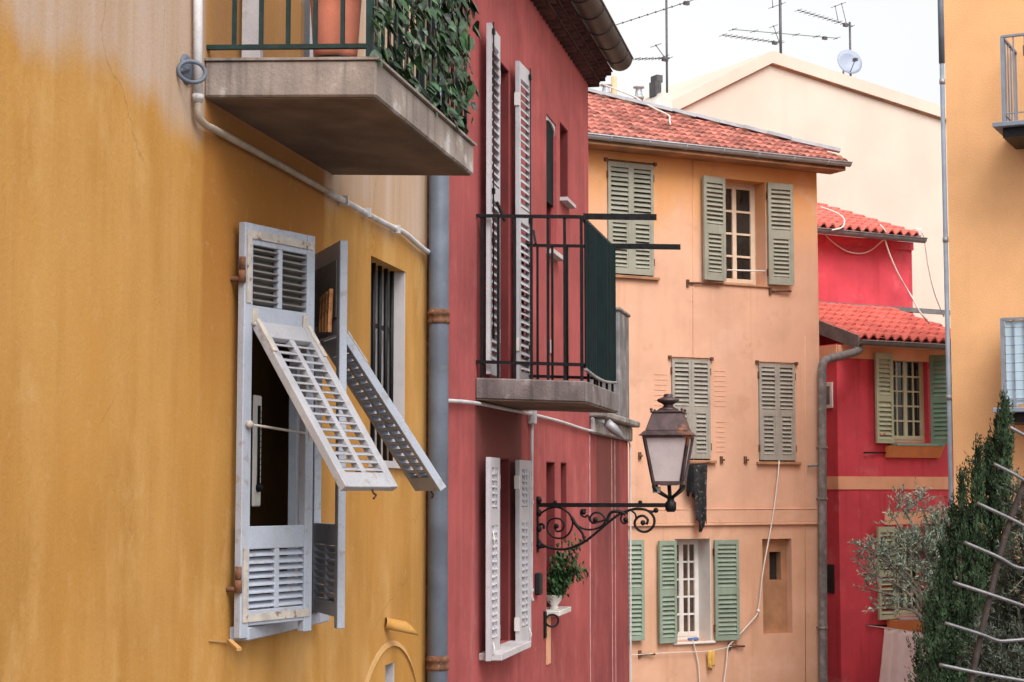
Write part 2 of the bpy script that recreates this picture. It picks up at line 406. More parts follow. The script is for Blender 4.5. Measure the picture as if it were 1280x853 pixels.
def facade(mb, s0, s1, z0, z1, holes, depth=.3, y=0):
    """holes: (s0,s1,z0,z1[,depth]) ; front sheet with openings and their reveals"""
    xs = sorted({s0, s1, *[v for h in holes for v in h[:2] if s0 < v < s1]})
    zs = sorted({z0, z1, *[v for h in holes for v in h[2:4] if z0 < v < z1]})
    for i in range(len(xs)-1):
        for j in range(len(zs)-1):
            cx, cz = (xs[i]+xs[i+1])/2, (zs[j]+zs[j+1])/2
            if any(h[0] < cx < h[1] and h[2] < cz < h[3] for h in holes): continue
            mb.add([(xs[i], y, zs[j]), (xs[i+1], y, zs[j]), (xs[i+1], y, zs[j+1]), (xs[i], y, zs[j+1])], [(0, 1, 2, 3)])
    for h in holes:
        a, b, c, d = h[:4]; D = y + (h[4] if len(h) > 4 else depth)
        mb.add([(a, y, c), (a, D, c), (a, D, d), (a, y, d)], [(0, 1, 2, 3)])
        mb.add([(b, y, c), (b, D, c), (b, D, d), (b, y, d)], [(3, 2, 1, 0)])
        mb.add([(a, y, d), (a, D, d), (b, D, d), (b, y, d)], [(0, 1, 2, 3)])
        mb.add([(a, y, c), (a, D, c), (b, D, c), (b, y, c)], [(3, 2, 1, 0)])
    return mb
def shell(mb, s0, s1, z0, z1, y0, y1, sides=True):
    mb.add([(s1, y1, z0), (s0, y1, z0), (s0, y1, z1), (s1, y1, z1)], [(0, 1, 2, 3)])
    if sides:
        mb.add([(s0, y1, z0), (s0, y0, z0), (s0, y0, z1), (s0, y1, z1)], [(0, 1, 2, 3)])
        mb.add([(s1, y0, z0), (s1, y1, z0), (s1, y1, z1), (s1, y0, z1)], [(0, 1, 2, 3)])
    mb.add([(s0, y0, z1), (s1, y0, z1), (s1, y1, z1), (s0, y1, z1)], [(0, 1, 2, 3)])
    return mb

class Leaf:
    """axes of a hinged shutter leaf: U from the hinge outwards, V its street side when closed"""
    def __init__(s, hs, hy, side, alpha):
        a = R(alpha); s.h = Vector((hs, hy, 0)); s.side = side
        if side == 'L': s.U = Vector((math.cos(a), -math.sin(a), 0)); s.V = Vector((-math.sin(a), -math.cos(a), 0))
        else: s.U = Vector((-math.cos(a), -math.sin(a), 0)); s.V = Vector((math.sin(a), -math.cos(a), 0))
    def pt(s, u, v, z): return s.h + s.U*u + s.V*v + Vector((0, 0, z))
    def box(s, mb, u0, u1, v0, v1, z0, z1):
        mb.obb(s.pt((u0+u1)/2, (v0+v1)/2, (z0+z1)/2), s.U*(u1-u0)/2, s.V*(v1-v0)/2, Vector((0, 0, (z1-z0)/2)))
    def slats(s, mb, u0, u1, z0, z1, n, th, tilt=40, wf=1.15):
        sp = (z1-z0)/n; t = R(tilt)
        for i in range(n):
            z = z0 + sp*(i+.5) + random.uniform(-.06, .06)*sp
            j = random.uniform(-4, 4)*(3 if random.random() < .06 else 1)
            d = s.V*math.cos(t+R(j)) - Vector((0, 0, math.sin(t+R(j))))
            w = min(sp*wf, th*1.15/math.cos(t))
            e = d.cross(s.U)
            mb.obb(s.pt((u0+u1)/2, 0, z), s.U*((u1-u0)/2+.004), d*w/2, e*.0035)

def shutter(parent, hs, hy, side, alpha, w, z0, z1, m, panels, cols=1, sw=.05, th=.034, sp=.05, inset=0, name='shutter', tilt=40, strap=False, label=None, hm=None):
    lf = Leaf(hs, hy, side, alpha); mb = MB(); h = z1-z0
    lf.box(mb, 0, sw, -th/2, th/2, z0, z1); lf.box(mb, w-sw, w, -th/2, th/2, z0, z1)
    zs = [z0] + [v for p in panels for v in (z0+p[0]*h, z0+p[1]*h)] + [z1]
    for i in range(0, len(zs), 2):
        lf.box(mb, sw, w-sw, -th/2+.002, th/2-.002, zs[i], zs[i+1])
    for p in panels:
        a, b = z0+p[0]*h, z0+p[1]*h
        ins = p[2] if len(p) > 2 else 0
        if ins:
            lf.box(mb, sw, sw+ins, -th/2+.006, th/2-.006, a, b); lf.box(mb, w-sw-ins, w-sw, -th/2+.006, th/2-.006, a, b)
        u0, u1 = sw+ins, w-sw-ins
        cw = (u1-u0-(cols-1)*.03)/cols
        for c in range(cols):
            ua = u0+c*(cw+.03)
            lf.slats(mb, ua, ua+cw, a+.004, b-.004, max(3, round((b-a)/sp)), th, tilt)
            if c: lf.box(mb, ua-.03, ua, -th/2+.001, th/2-.001, a, b)
    o = mb.build(name, m, parent)
    if label: o['label'] = label
    for fz in (.12, .88):
        hb = MB(); zc = z0+h*fz
        lf.box(hb, -.012, .0, -th/2, th/2+.006, zc-.05, zc+.05)
        hb.build('hinge', hm or m_rust, o)
    return o, lf

def window(parent, s0, s1, z0, z1, y, nx, ny, mf, mg, leaves=2, fw=.05, mw=.022, sill=None, name='window', dep=.05):
    mb = MB()
    mb.box(s0, s0+fw, y, y+dep, z0, z1); mb.box(s1-fw, s1, y, y+dep, z0, z1)
    mb.box(s0+fw, s1-fw, y, y+dep, z1-fw, z1); mb.box(s0+fw, s1-fw, y, y+dep, z0, z0+fw)
    iw = (s1-s0-2*fw)/leaves
    for l in range(leaves):
        a, b = s0+fw+l*iw, s0+fw+(l+1)*iw
        st = .035
        mb.box(a, a+st, y-.008, y+dep-.012, z0+fw, z1-fw); mb.box(b-st, b, y-.008, y+dep-.012, z0+fw, z1-fw)
        mb.box(a+st, b-st, y-.008, y+dep-.012, z0+fw, z0+fw+.06); mb.box(a+st, b-st, y-.008, y+dep-.012, z1-fw-.04, z1-fw)
        for i in range(1, nx):
            x = a+st+(b-a-2*st)*i/nx
            mb.box(x-mw/2, x+mw/2, y-.004, y+dep-.016, z0+fw+.06, z1-fw-.04)
        for j in range(1, ny):
            z = z0+fw+.06+(z1-z0-2*fw-.10)*j/ny
            mb.box(a+st, b-st, y-.002, y+dep-.018, z-mw/2, z+mw/2)
    o = mb.build(name, mf, parent)
    MB().box(s0+fw*.5, s1-fw*.5, y+dep*.4, y+dep*.4+.004, z0+fw*.5, z1-fw*.5).build('pane', mg, o)
    if sill:
        MB().box(s0-sill[0], s1+sill[0], -sill[1], y, z0-sill[2], z0-.002).build('sill', sill[3], o, .006)
    return o

# ================================================================== setting
g = MB()
g.add([(-300, -300, 0), (300, -300, 0), (300, 300, 0), (-300, 300, 0)], [(0, 1, 2, 3)])
o = g.build('ground', m_ground); o['kind'] = 'structure'

# ================================================================== ochre house
sE = LW.at(534, 500)[0]
yh = thing('ochre_house', 'weathered ochre house close by on the left with bleached upper plaster and a slab balcony', 'house', LW, (5, 0, 0))
zTop = 10.5
# window with the propped shutters
h1 = LW.at(297, 530)[0]; h2 = LW.at(392, 530)[0]
wz1 = LW.at(299, 282)[1]; wz0 = LW.at(294, 796)[1]
# barred window
b0, b1, _, bz1 = LW.rect(463, 507, 319, 520); bz0 = LW.at(463, 575)[1]
# door on the balcony
dz0 = LW.at(255, 123)[1]+.155
d0, d1 = LW.at(322, 40)[0], LW.at(372, 40)[0]
ds0, ds1 = LW.at(376, 20)[0], LW.at(404, 20)[0]
# narrow slot in the blind arch
q0, q1 = LW.at(481.5, 850)[0], LW.at(494, 850)[0]; qz1 = LW.at(484, 831)[1]; qz0 = qz1-.55
mb = facade(MB(), -4, sE, 0, zTop, [(h1+.03, h2-.03, wz0+.05, wz1-.04, .10), (b0, b1, bz0, bz1, .30), (ds0, ds1, dz0+.02, dz0+2.1, .25), (q0, q1, qz0, qz1, .2)])
shell(mb, -4, sE, 0, zTop, 0, 6)
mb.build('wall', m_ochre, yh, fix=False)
# dim room behind the propped shutters
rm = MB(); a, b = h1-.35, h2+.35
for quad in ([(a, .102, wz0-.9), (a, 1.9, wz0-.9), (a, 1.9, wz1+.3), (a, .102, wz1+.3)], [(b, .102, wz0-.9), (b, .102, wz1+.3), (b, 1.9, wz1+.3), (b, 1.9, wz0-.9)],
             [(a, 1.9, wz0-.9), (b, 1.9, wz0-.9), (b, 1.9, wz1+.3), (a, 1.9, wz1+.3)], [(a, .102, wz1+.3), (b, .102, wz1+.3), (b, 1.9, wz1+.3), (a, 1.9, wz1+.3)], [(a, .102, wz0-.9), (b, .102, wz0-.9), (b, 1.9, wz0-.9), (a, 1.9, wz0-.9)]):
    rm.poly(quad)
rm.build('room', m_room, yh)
# casement frame inside the opening, opened inwards on the right
cf = MB(); a, b = h1+.03, h2-.03; z0, z1 = wz0+.05, wz1-.04
cf.box(a, a+.05, .05, .10, z0, z1); cf.box(b-.05, b, .06, .10, z0, z1); cf.box(a+.05, b-.05, .05, .10, z1-.06, z1); cf.box(a+.05, b-.05, .05, .10, z0, z0+.05)
cw = cf.build('window', m_shut_w, yh)
MB().box(h1-.06, h2+.02, -.085, .13, wz0-.012, wz0+.045).build('sill', m_shut_w, cw, .006)
# bars
ir = MB(); nb = 6
for i in range(nb):
    s = b0+.06+(b1-b0-.10)*i/(nb-1)
    ir.tube([(s, .075, bz0), (s, .075, bz1)], .013, 6)
for z in (bz0+.35, bz1-.35): ir.box(b0, b1, .078, .092, z-.012, z+.012)
wb = window(yh, b0, b1, bz0, bz1, .2, 1, 3, m_shut_in, m_glass)
ir.build('window_bars', m_iron, wb)
rv = MB(); rv.box(b1-.012, b1+.0, .004, .19, bz0, bz1); rv.build('reveal', m_reveal, wb)
MB().box(b0-.02, b1+.04, -.03, .07, bz0-.04, bz0-.001).build('sill', m_reveal, wb)
# slot and blind arch
sl = MB(); sl.box(q0, q1, .10, .13, qz0, qz1); so = sl.build('slot_pane', m_glass, yh)
rv = MB(); rv.box(q1-.02, q1-.001, .005, .1, qz0, qz1); rv.build('reveal', m_reveal, so)
ac = LW.at(487, 808)[0]; az = LW.at(487, 808)[1]; rw = LW.at(522, 853)[0]-ac+.06
arch = []
ar = MB()
prev = None
for i in range(25):
    a = math.pi*i/24
    c, s_ = math.cos(a), math.sin(a)
    ring = [Vector((ac-c*rw, -.012, az-.62+s_*.62)), Vector((ac-c*(rw+.032), -.002, az-.62+s_*.65)), Vector((ac-c*(rw+.032), .01, az-.62+s_*.65)), Vector((ac-c*rw, .01, az-.62+s_*.62))]
    if prev:
        for k in range(2): ar.add([prev[k], prev[k+1], ring[k+1], ring[k]], [(0, 1, 2, 3)])
        ar.add([prev[3], prev[0], ring[0], ring[3]], [(0, 1, 2, 3)])
    prev = ring
ar.build('arch_moulding', m_arch, yh)
# spout
p0 = LW.p(481, 779, 0)
sp = MB(); d = Vector((.10, -.13, -.035)); n = d.normalized(); e1 = n.orthogonal().normalized(); e2 = n.cross(e1)
vs = []
for i, ext in ((0, 0), (1, 1)):
    for k in range(14):
        a = 2*math.pi*k/14; off = (e1*math.cos(a)+e2*math.sin(a))*.032
        q = p0 + off + (d*(1+off.z*-9) if ext else d*0)
        vs.append(q)
for i in range(2):
    for k in range(14):
        a = 2*math.pi*k/14; off = (e1*math.cos(a)+e2*math.sin(a))*.026
        vs.append(p0 + off + (d*(1+off.z*-9)*.995 if i else d*.1))
fs = []
for k in range(14):
    k2 = (k+1) % 14
    fs += [(k, k2, 14+k2, 14+k), (28+k, 28+k2, 42+k2, 42+k), (14+k, 14+k2, 42+k2, 42+k)]
sp.add(vs, fs, True); sp.build('overflow_spout', m_ochre, yh)
# bottom stick and small scars
st = MB(); st.bar(LW.p(287, 801, .02), LW.p(299, 812, .10), .02, .012); st.bar(LW.p(262, 801, .005), LW.p(290, 803, .01), .006, .006); st.build('wall_peg', m_arch, yh)
# ------- propped shutters
hgt = wz1-wz0
def propped(side, hs, alpha, w, flap_ang):
    lf = Leaf(hs, -.045, side, alpha); th = .036; sw = .058; mb = MB()
    fr_ = lambda f: wz1-hgt*f
    lf.box(mb, 0, sw, -th/2, th/2, wz0, wz1); lf.box(mb, w-sw, w, -th/2, th/2, wz0, wz1)
    for a, b in ((0, .052), (.200, .243), (.735, .790), (.935, .972)):
        lf.box(mb, sw, w-sw, -th/2+.002, th/2-.002, fr_(b), fr_(a))
    mid = w/2; lou = MB()
    for a, b, n in ((.052, .200, 8), (.790, .935, 8)):
        lf.box(mb, mid-.016, mid+.016, -th/2+.004, th/2-.002, fr_(b), fr_(a))
        tl_, wf = ((-16, 1.05) if a < .1 else (38, 1.25)) if side == 'L' else (50, 1.5)
        tg = lou if a < .1 else mb
        lf.slats(tg, sw+.006, mid-.016, fr_(b)+.004, fr_(a)-.004, n, th, tl_, wf); lf.slats(tg, mid+.016, w-sw-.006, fr_(b)+.004, fr_(a)-.004, n, th, tl_, wf)
    o = mb.build('shutter', m_shut_w, yh, .003)
    lou.build('louvre', m_slat_dark, o)  # upper slats darker and browner than the lower ones
    # the flap swung out from its top edge
    fa = R(flap_ang); zt = fr_(.243); Lf = hgt*.485; fw = w-2*sw
    D = lf.V*math.sin(fa) - Vector((0, 0, math.cos(fa))); Nn = lf.V*math.cos(fa) + Vector((0, 0, math.sin(fa)))
    P0 = lf.pt(sw, th/2+.004, zt)
    fb = MB()
    def fbox(u0, u1, l0, l1, n0, n1):
        fb.obb(P0+lf.U*(u0+u1)/2+D*(l0+l1)/2+Nn*(n0+n1)/2, lf.U*(u1-u0)/2, D*(l1-l0)/2, Nn*(n1-n0)/2)
    ss = .05
    fbox(0, ss, 0, Lf, -th/2, th/2); fbox(fw-ss, fw, 0, Lf, -th/2, th/2)
    fbox(ss, fw-ss, 0, .085, -th/2+.002, th/2-.002); fbox(ss, fw-ss, Lf-.075, Lf, -th/2+.002, th/2-.002)
    fbox(fw/2-.016, fw/2+.016, .085, Lf-.075, -th/2+.003, th/2-.002)
    n = 17; l0, l1 = .09, Lf-.08; spc = (l1-l0)/n; t = R(47)
    for i in range(n):
        l = l0+spc*(i+.5); jj = random.uniform(-.04, .04)
        dd = Nn*math.cos(t+jj) + D*math.sin(t+jj)
        e = dd.cross(lf.U)
        for u0, u1 in ((ss, fw/2-.016), (fw/2+.016, fw-ss)):
            fb.obb(P0+lf.U*(u0+u1)/2+D*l, lf.U*(u1-u0)/2, dd*(.0245 if side == 'L' else .0255), e*.0035)
    fl = fb.build('flap', m_flap if side == 'L' else m_shut_w, o, .0025)
    hk = MB(); q = P0+D*(Lf-.005)+lf.U*(fw*.55)
    hk.tube(smooth_path([q, q+Vector((0, 0, -.02))+lf.U*.01, q+Vector((0, 0, -.03))+lf.U*.03, q+Vector((0, 0, -.045))+lf.U*.012]), .005, 6)
    hk.build('hook', m_rust, fl)
    # flap hinges: angled plates
    for u in (.012, fw-.012):
        hb = MB()
        c = lf.pt(sw+u, th/2+.003, zt+.03)
        hb.obb(c, lf.U*.02, lf.V*.003, Vector((0, 0, .032)))
        hb.obb(P0+lf.U*u+D*.08+Nn*(th/2+.003), lf.U*.013, D*.085, Nn*.003)
        hb.tube([lf.pt(sw+u-.022, th/2+.012, zt-.004), lf.pt(sw+u+.022, th/2+.012, zt-.004)], .009, 8)
        hb.build('flap_hinge', m_ironmong, fl)
    # corner straps and wall pintles
    for f, top in ((.02, 1), (.945, 0)):
        hb = MB(); zc = fr_(f+.006)
        lf.box(hb, .012, w-.02, th/2+.001, th/2+.005, zc-.020, zc+.014)
        za, zb_ = (zc-.30, zc-.02) if top else (zc+.014, zc+.29)
        lf.box(hb, .012, .042, th/2+.0012, th/2+.0052, za, zb_)
        zc2 = zc-.16 if top else zc+.16
        hb.build('corner_strap', m_ironmong, o)
        pt_ = MB(); pt_.tube([lf.pt(-.004, th/2-.01, zc2-.055), lf.pt(-.004, th/2-.01, zc2-.002)], .017, 8); pt_.tube([lf.pt(-.004, th/2-.01, zc2), lf.pt(-.004, th/2-.01, zc2+.055)], .015, 8)
        pt_.tube([lf.pt(-.004, th/2-.01, zc2-.04), lf.pt(-.004, th/2-.01, zc2-.04)+Vector((0, .08, 0))], .012, 6)
        pt_.build('pintle', m_rust, o)
    return o, lf, P0, D, Lf, fw
sh1, lf1, *_ = propped('L', h1-.10, 19, .50, 34)
rb = MB(); rb.tube([lf1.pt(.03, .03, wz1-hgt*.49), lf1.pt(.46, .01, wz1-hgt*.505)], .006, 6); rb.ball(lf1.pt(.03, .03, wz1-hgt*.49), .018); rb.tube(smooth_path([lf1.pt(.46, .01, wz1-hgt*.475), lf1.pt(.47, .02, wz1-hgt*.50), lf1.pt(.465, .01, wz1-hgt*.535)]), .007, 6)
rb.build('stay_rod', m_ironmong, sh1)
sh2, lf2, *_ = propped('R', h2-.11, 31, .53, 34)
bk = MB()  # dark boards added behind the upper louvres, closing their gaps
lf2.box(bk, .06, .49, -.026, -.021, wz1-hgt*.2, wz1-hgt*.05)
bk.build('backing_board', m_shut_in, sh2)
bk = MB(); lf1.box(bk, .05, .48, -.030, -.024, wz1-hgt*.205, wz1-hgt*.045); bk.build('backing_board', m_shut_in, sh1)
# wooden pegs hung inside the far leaf
for i, u in enumerate((.468, .408, .35, .295)):
    t = MB(); zc = wz1-hgt*(.125+.004*i)
    for k, tw in ((0, .012), (1, -.012)):
        a = lf2.pt(u-.013+.02*k, -.045, zc); b = lf2.pt(u-.013+.02*k+tw, -.05, zc-.20+.012*i)
        t.bar(a, b, .012, .018, lf2.V)
    t.box(*sum(([c-.008, c+.008] for c in lf2.pt(u, -.047, zc-.095)), []))
    base = lf2.pt(u, -.047, zc-.1)
    solo(t, 'clothes_peg', 'long brown wooden clothes peg hanging on the dark back of the open grey shutter', 'clothes peg', LW, base, m_wood, 'wooden pegs behind the propped shutter')
# thermometer hung in the window
tp = LW.p(320, 565, -.20)
thm = thing('thermometer', 'tall white wall thermometer hanging in the dark ochre house window', 'thermometer', LW, tp)
MB().box(tp.x-.055, tp.x+.055, tp.y-.008, tp.y+.004, tp.z-.26, tp.z+.27).build('plate', m_white, thm, .012)
t = MB(); t.tube([(tp.x, tp.y-.014, tp.z-.15), (tp.x, tp.y-.014, tp.z+.22)], .008, 8); t.ball((tp.x, tp.y-.016, tp.z-.17), .022)
for i in range(12): t.box(tp.x+.018, tp.x+.042, tp.y-.011, tp.y-.0082, tp.z-.12+i*.028, tp.z-.115+i*.028)
t.build('glass_tube', m_iron, thm)

# ------- balcony of the ochre house
out = .735
bzb = (LW.at(255, 123)[1]+LW.at(407, 218)[1])/2
bzt = LW.at(472, 72, out)[1]
s0, s1 = SB0, LW.at(592, 213, out)[0]
sb = MB(); sb.box(s0, s1, -out, .0, bzb, bzt)
bal = sb.build('balcony', m_concrete, yh, .008)
MB().box(s0-.008, s1+.012, -out-.014, 0, bzt+.001, bzt+.012).build('slab_edging', m_concrete, bal)
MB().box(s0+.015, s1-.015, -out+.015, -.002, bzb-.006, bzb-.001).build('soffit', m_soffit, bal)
rl = MB(); ro = out-.035; rzb = LW.at(360, 47, .4)[1]
e0 = s0+.03; e1 = s1-.03; rzt = bzt+1.0
for z in (rzb, rzt):
    rl.bar((e0, -.0, z), (e0, -ro, z), .026, .018); rl.bar((e0, -ro, z), (e1, -ro, z), .026, .018); rl.bar((e1, -ro, z), (e1, 0, z), .026, .018)
for i in range(1, 7):
    y = -ro*i/6
    rl.bar((e0, y, rzb if i < 6 else bzt), (e0, y, rzt), .016 if i < 6 else .028, .016 if i < 6 else .028)
n = 18
for i in range(1, n+1):
    s = e0+(e1-e0)*i/n
    rl.bar((s, -ro, rzb-.0 if i < n else bzt), (s, -ro, rzt), .014, .014)
for i in range(1, 6):
    rl.bar((e1, -ro*i/6, rzb), (e1, -ro*i/6, rzt), .014, .014)
rl.build('railing', m_green_iron, bal)
def droop(root, k=.042, ref=.37):
    # the slab falls a little towards the street
    for o in [root]+list(root.children):
        for v in o.data.vertices: v.co.z -= k*(-v.co.y-ref)
    for o in root.children:
        for c in o.children:
            for v in c.data.vertices: v.co.z -= k*(-v.co.y-ref)
droop(bal)
# balcony door: white leaves and frame
dl = MB(); sdoor = LW.at(297, 40)[0]
dl.box(sdoor, sdoor+.035, -.105, -.02, dz0+.01, dz0+2.1)
for k in range(10): pass
dl.build('shutter', m_shut_w2, yh)
dw = MB(); dw.box(ds0, ds0+.06, .02, .10, dz0+.02, dz0+2.1); dw.box(ds1-.06, ds1, .02, .10, dz0+.02, dz0+2.1); dw.box(ds0+.06, ds1-.06, .02, .10, dz0+2.0, dz0+2.1); dw.box(ds0+.06, ds1-.06, .02, .1, dz0+.02, dz0+.16)
dwo = dw.build('balcony_door', m_shut_w2, yh)
MB().box(ds0+.05, ds1-.05, .05, .054, dz0+.1, dz0+2.05).build('pane', m_glass, dwo)
# pot
pc = None
for d in [x*.01 for x in range(20, 72)]:
    s_, z_ = LW.at(418, 66, d)
    if pc is None or abs(s_-(s0+.17)) < abs(pc[0]-(s0+.17)): pc = (s_, d)
pb = Vector((s0+.17, -pc[1], bzt+.012-.042*(pc[1]-.37)+.004))
pot = thing('flower_pot', 'large terracotta flower pot standing on the ochre house balcony', 'flower pot', LW, pb)
MB().lathe(pb, [(.088, .016), (.092, .05), (.104, .22), (.112, .34), (.125, .345), (.125, .40), (.112, .40), (.10, .37), (.0, .36)], 32).build('pot', m_terra, pot)
MB().lathe(pb, [(.10, .0), (.112, .004), (.116, .02), (.108, .022), (.104, .012), (.0, .012)], 32).build('saucer', m_blackplastic, pot)
pl = MB()
for i in range(60):
    a = random.uniform(0, 6.28); r = random.uniform(0, .11)
    c = pb+Vector((r*math.cos(a), r*math.sin(a), .40)); d = Vector((math.cos(a)*.5, math.sin(a)*.5, 1)).normalized()*random.uniform(.1, .35)
    w = d.orthogonal().normalized()*.02
    pl.add([c, c+d*.5+w, c+d, c+d*.5-w], [(0, 1, 2, 3)])
pl.build('plant', m_leaf2, pot, fix=False)
# ivy
def ivy_leaf(mb, c, nrm, up, sz):
    nrm = nrm.normalized(); r = up.cross(nrm)
    if r.length < 1e-3: r = nrm.orthogonal()
    r.normalize(); up = nrm.cross(r)
    P = [(0, .5), (.22, .42), (.5, .2), (.34, -.05), (.30, -.22), (0, -.62), (-.30, -.22), (-.34, -.05), (-.5, .2), (-.22, .42)]
    mid = c+nrm*sz*.10
    vs = [mid]+[c+r*x*sz*.9+up*y*sz - nrm*abs(x)*sz*.25 for x, y in P]
    mb.add(vs, [(0, i, i % 10+1) for i in range(1, 11)])
ib = Vector(((e0+e1)/2, -ro, bzt+.012))
ivy = thing('ivy_plant', 'dark green ivy trailing over the ochre house balcony railing', 'ivy', LW, ib)
lv = MB(); stm = MB()
L_ = e1-e0
for k in range(15):
    s = e0+.10+L_*.88*k/14+random.uniform(-.03, .03)
    zt = rzt+.05; zb_ = rzb-.02+random.uniform(-.05, .18) if k % 4 else rzb-.06
    pts = []; z = zt; x = s
    while z > zb_:
        pts.append(Vector((x, -ro-.02+random.uniform(-.02, .02), z))); z -= .09; x += random.uniform(-.03, .03)
    if len(pts) > 2: stm.tube(smooth_path(pts, 3), .004, 5)
    for p in pts:
        for j in range(6):
            c = p+Vector((random.gauss(0, .036), random.gauss(-.018, .03), random.gauss(0, .045)))
            ivy_leaf(lv, c, Vector((random.gauss(0, .5), -1, random.gauss(.35, .35))), Vector((random.gauss(0, .3), 0, 1)), random.choice((random.uniform(.025, .045), random.uniform(.04, .065), random.uniform(.06, .085))))
for k in range(120):      # runners lying along the slab edge
    s = e0+.12+L_*.88*random.random()
    c = Vector((s, -ro+random.gauss(-.005, .025), bzt+.03+abs(random.gauss(0, .025))))
    ivy_leaf(lv, c, Vector((random.gauss(0, .4), -.7, random.uniform(.3, 1))), Vector((random.gauss(0, .6), random.gauss(0, .5), 1)), random.uniform(.04, .075))
for k in range(90):      # crown above the rail and over the far end
    c = Vector((e1+random.gauss(-.16, .07), -ro+random.gauss(0, .03), random.uniform(rzb+.3, rzt+.1)))
    ivy_leaf(lv, c, Vector((random.gauss(.3, .5), -1, random.gauss(.35, .35))), Vector((random.gauss(0, .4), 0, 1)), random.uniform(.05, .085))
lv.build('leaves', m_leaf, ivy, fix=False); stm.build('stem', m_bark, ivy)
# conduit, ring, pipe
cd = MB()
cd.tube([LW.p(247.5, -40, .03), LW.p(247.5, 128, .03)], .019, 10)
cd.build('conduit', m_conduit, yh)
cd = MB(); cd.tube(smooth_path([LW.p(247.5, 128, .03), LW.p(248.5, 146, .03), LW.p(258, 157, .03), LW.p(272, 164, .03), LW.p(340, 201, .03), LW.p(410, 240, .03)], 5), .0155, 10)
cd.build('conduit', m_conduit_o, yh)
cd = MB(); cd.tube(smooth_path([LW.p(409, 239.5, .03), LW.p(440, 257, .03), LW.p(480, 279, .03), LW.p(505, 291, .03), LW.p(518, 302, .03), LW.p(530, 312, .03), LW.p(538, 317, .03)], 5), .0165, 10)
for px, py in ((430, 251), (458, 266), (495, 287)):
    p = LW.p(px, py, .03); cd.obb(p, (.012, 0, 0), (0, .024, 0), (0, 0, .024))
cd.build('conduit', m_conduit, yh)
p = LW.p(247.5, 122, .03); cl = MB(); cl.lathe(p-Vector((0, 0, .012)), [(.023, 0), (.023, .024)], 12); cl.build('pipe_clip', m_conduit, yh)
rp = LW.p(232, 87, .0)
t = MB(); t.lathe(rp, [(.062, 0), (.060, .008), (.045, .012)], 20, axis=(0, -1, 0)); 
ringo = t.build('wall_ring', m_bluegrey, yh)
c = LW.p(240, 90, .05); t = MB()
t.tube([c+Vector((.0, 0, 0))+Vector((.10*math.cos(a)*.38, -.042*math.cos(a), .042*math.sin(a))) for a in [2*math.pi*i/28 for i in range(28)]], .0085, 8, closed=True)
t.tube([rp+Vector((0, -.008, 0)), c+Vector((-.038, .042, 0))], .012, 8)
t.build('ring', m_bluegrey, ringo)
dp = MB(); ps = LW.at(548, 500, .09)[0]
dp.tube([(ps, -.09, 0), (ps, -.09, 10.3)], .062, 20)
dpo = dp.build('downpipe', m_bluegrey, yh)
for py in (396, 828):
    z = LW.at(548, py, .09)[1]
    cm = MB(); cm.lathe((ps, -.09, z-.045), [(.064, 0), (.070, .004), (.070, .02), (.064, .026), (.066, .05), (.072, .056), (.072, .07), (.064, .076), (.063, .09)], 20); cm.build('pipe_collar', m_rust, dpo)
MB().box(sE-.02, sE+.002, -.012, -.001, 0, 10.3).build('corner_shadow_strip', m_rust, yh)  # brown strip drawn in for the shadow line at the corner gap

# ================================================================== rose house
sR1 = LW.at(735, 108)[0]
zEave = LW.at(735, 104)[1]
rh = thing('rose_house', 'dark rose red house beside the ochre one with an iron balcony and tiled eaves', 'house', LW, (13, 0, 0))
LD = .085
fs_n0, fs_n1 = LW.at(609, 250, LD)[0], LW.at(626, 250, LD)[0]      # near leaf of the french window
fw_ = .40
hs0 = fs_n1; hs1 = LW.at(650, 250, LD)[0]
fz1 = LW.at(613, 30, LD)[1]; fz0 = LW.at(613, 468, LD)[1]
lz1 = LW.at(606, 571, LD)[1]; lz0 = LW.at(606, 829, LD)[1]
w1 = LW.rect(683, 695.5, 142, 312); w2 = LW.rect(700, 710, 152, 247)
k1 = LW.rect(683, 694, 577, 764); k2 = LW.rect(701, 708.5, 578, 680)
holes = [(hs0, hs1, fz0+.0, fz1-.08, .35), (hs0, hs1, lz0+.05, lz1+.01, .35), (*w1, .25), (*w2, .25), (*k1, .22), (*k2, .22)]
sR0 = sE+.004
mb = facade(MB(), sR0, sR1, 0, zEave, holes); shell(mb, sR0, sR1, 0, zEave, 0, 6)
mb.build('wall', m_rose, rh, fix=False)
# deep openings: dark doors inside
for (a, b) in ((fz0, fz1-.08), (lz0+.05, lz1+.01)):
    window(rh, hs0, hs1, a, b, .30, 1, 4, m_redwood, m_glass, 2)
g1 = MB(); g1.box(w1[0], w1[1], .028, .05, w1[2]+.45, w1[3]); wo = g1.build('window', m_green_sheet, rh)
MB().box(w1[0], w1[1], .2, .22, w1[2], w1[3]).build('pane', m_glass, wo)
MB().box(w1[0]-.02, w1[1]+.03, -.07, .08, w1[2]-.035, w1[2]+.002).build('sill', m_reveal, wo)
al = MB()
for i in range(8):
    a0, a1 = math.pi*i/8, math.pi*(i+1)/8; cx = (w1[0]+w1[1])/2; rr = (w1[1]-w1[0])/2
    al.prism([(cx-math.cos(a0)*rr, .012, w1[3]-.10+math.sin(a0)*.08), (cx-math.cos(a1)*rr, .012, w1[3]-.10+math.sin(a1)*.08), (cx-math.cos(a1)*rr, .012, w1[3]), (cx-math.cos(a0)*rr, .012, w1[3])], (0, .014, 0))
al.build('arched_head', m_reveal, wo)
wo = window(rh, *w2, .18, 1, 2, m_rose, m_glass, 1)
MB().box(w2[0]-.02, w2[1]+.03, -.07, .08, w2[2]-.03, w2[2]+.002).build('sill', m_reveal, wo)
wo = window(rh, *k1, .18, 1, 3, m_rose, m_glass, 1)
MB().box(k1[0]-.05, k1[1]+.12, -.12, .1, k1[2]-.04, k1[2]+.004).build('sill', m_white, wo, .006)
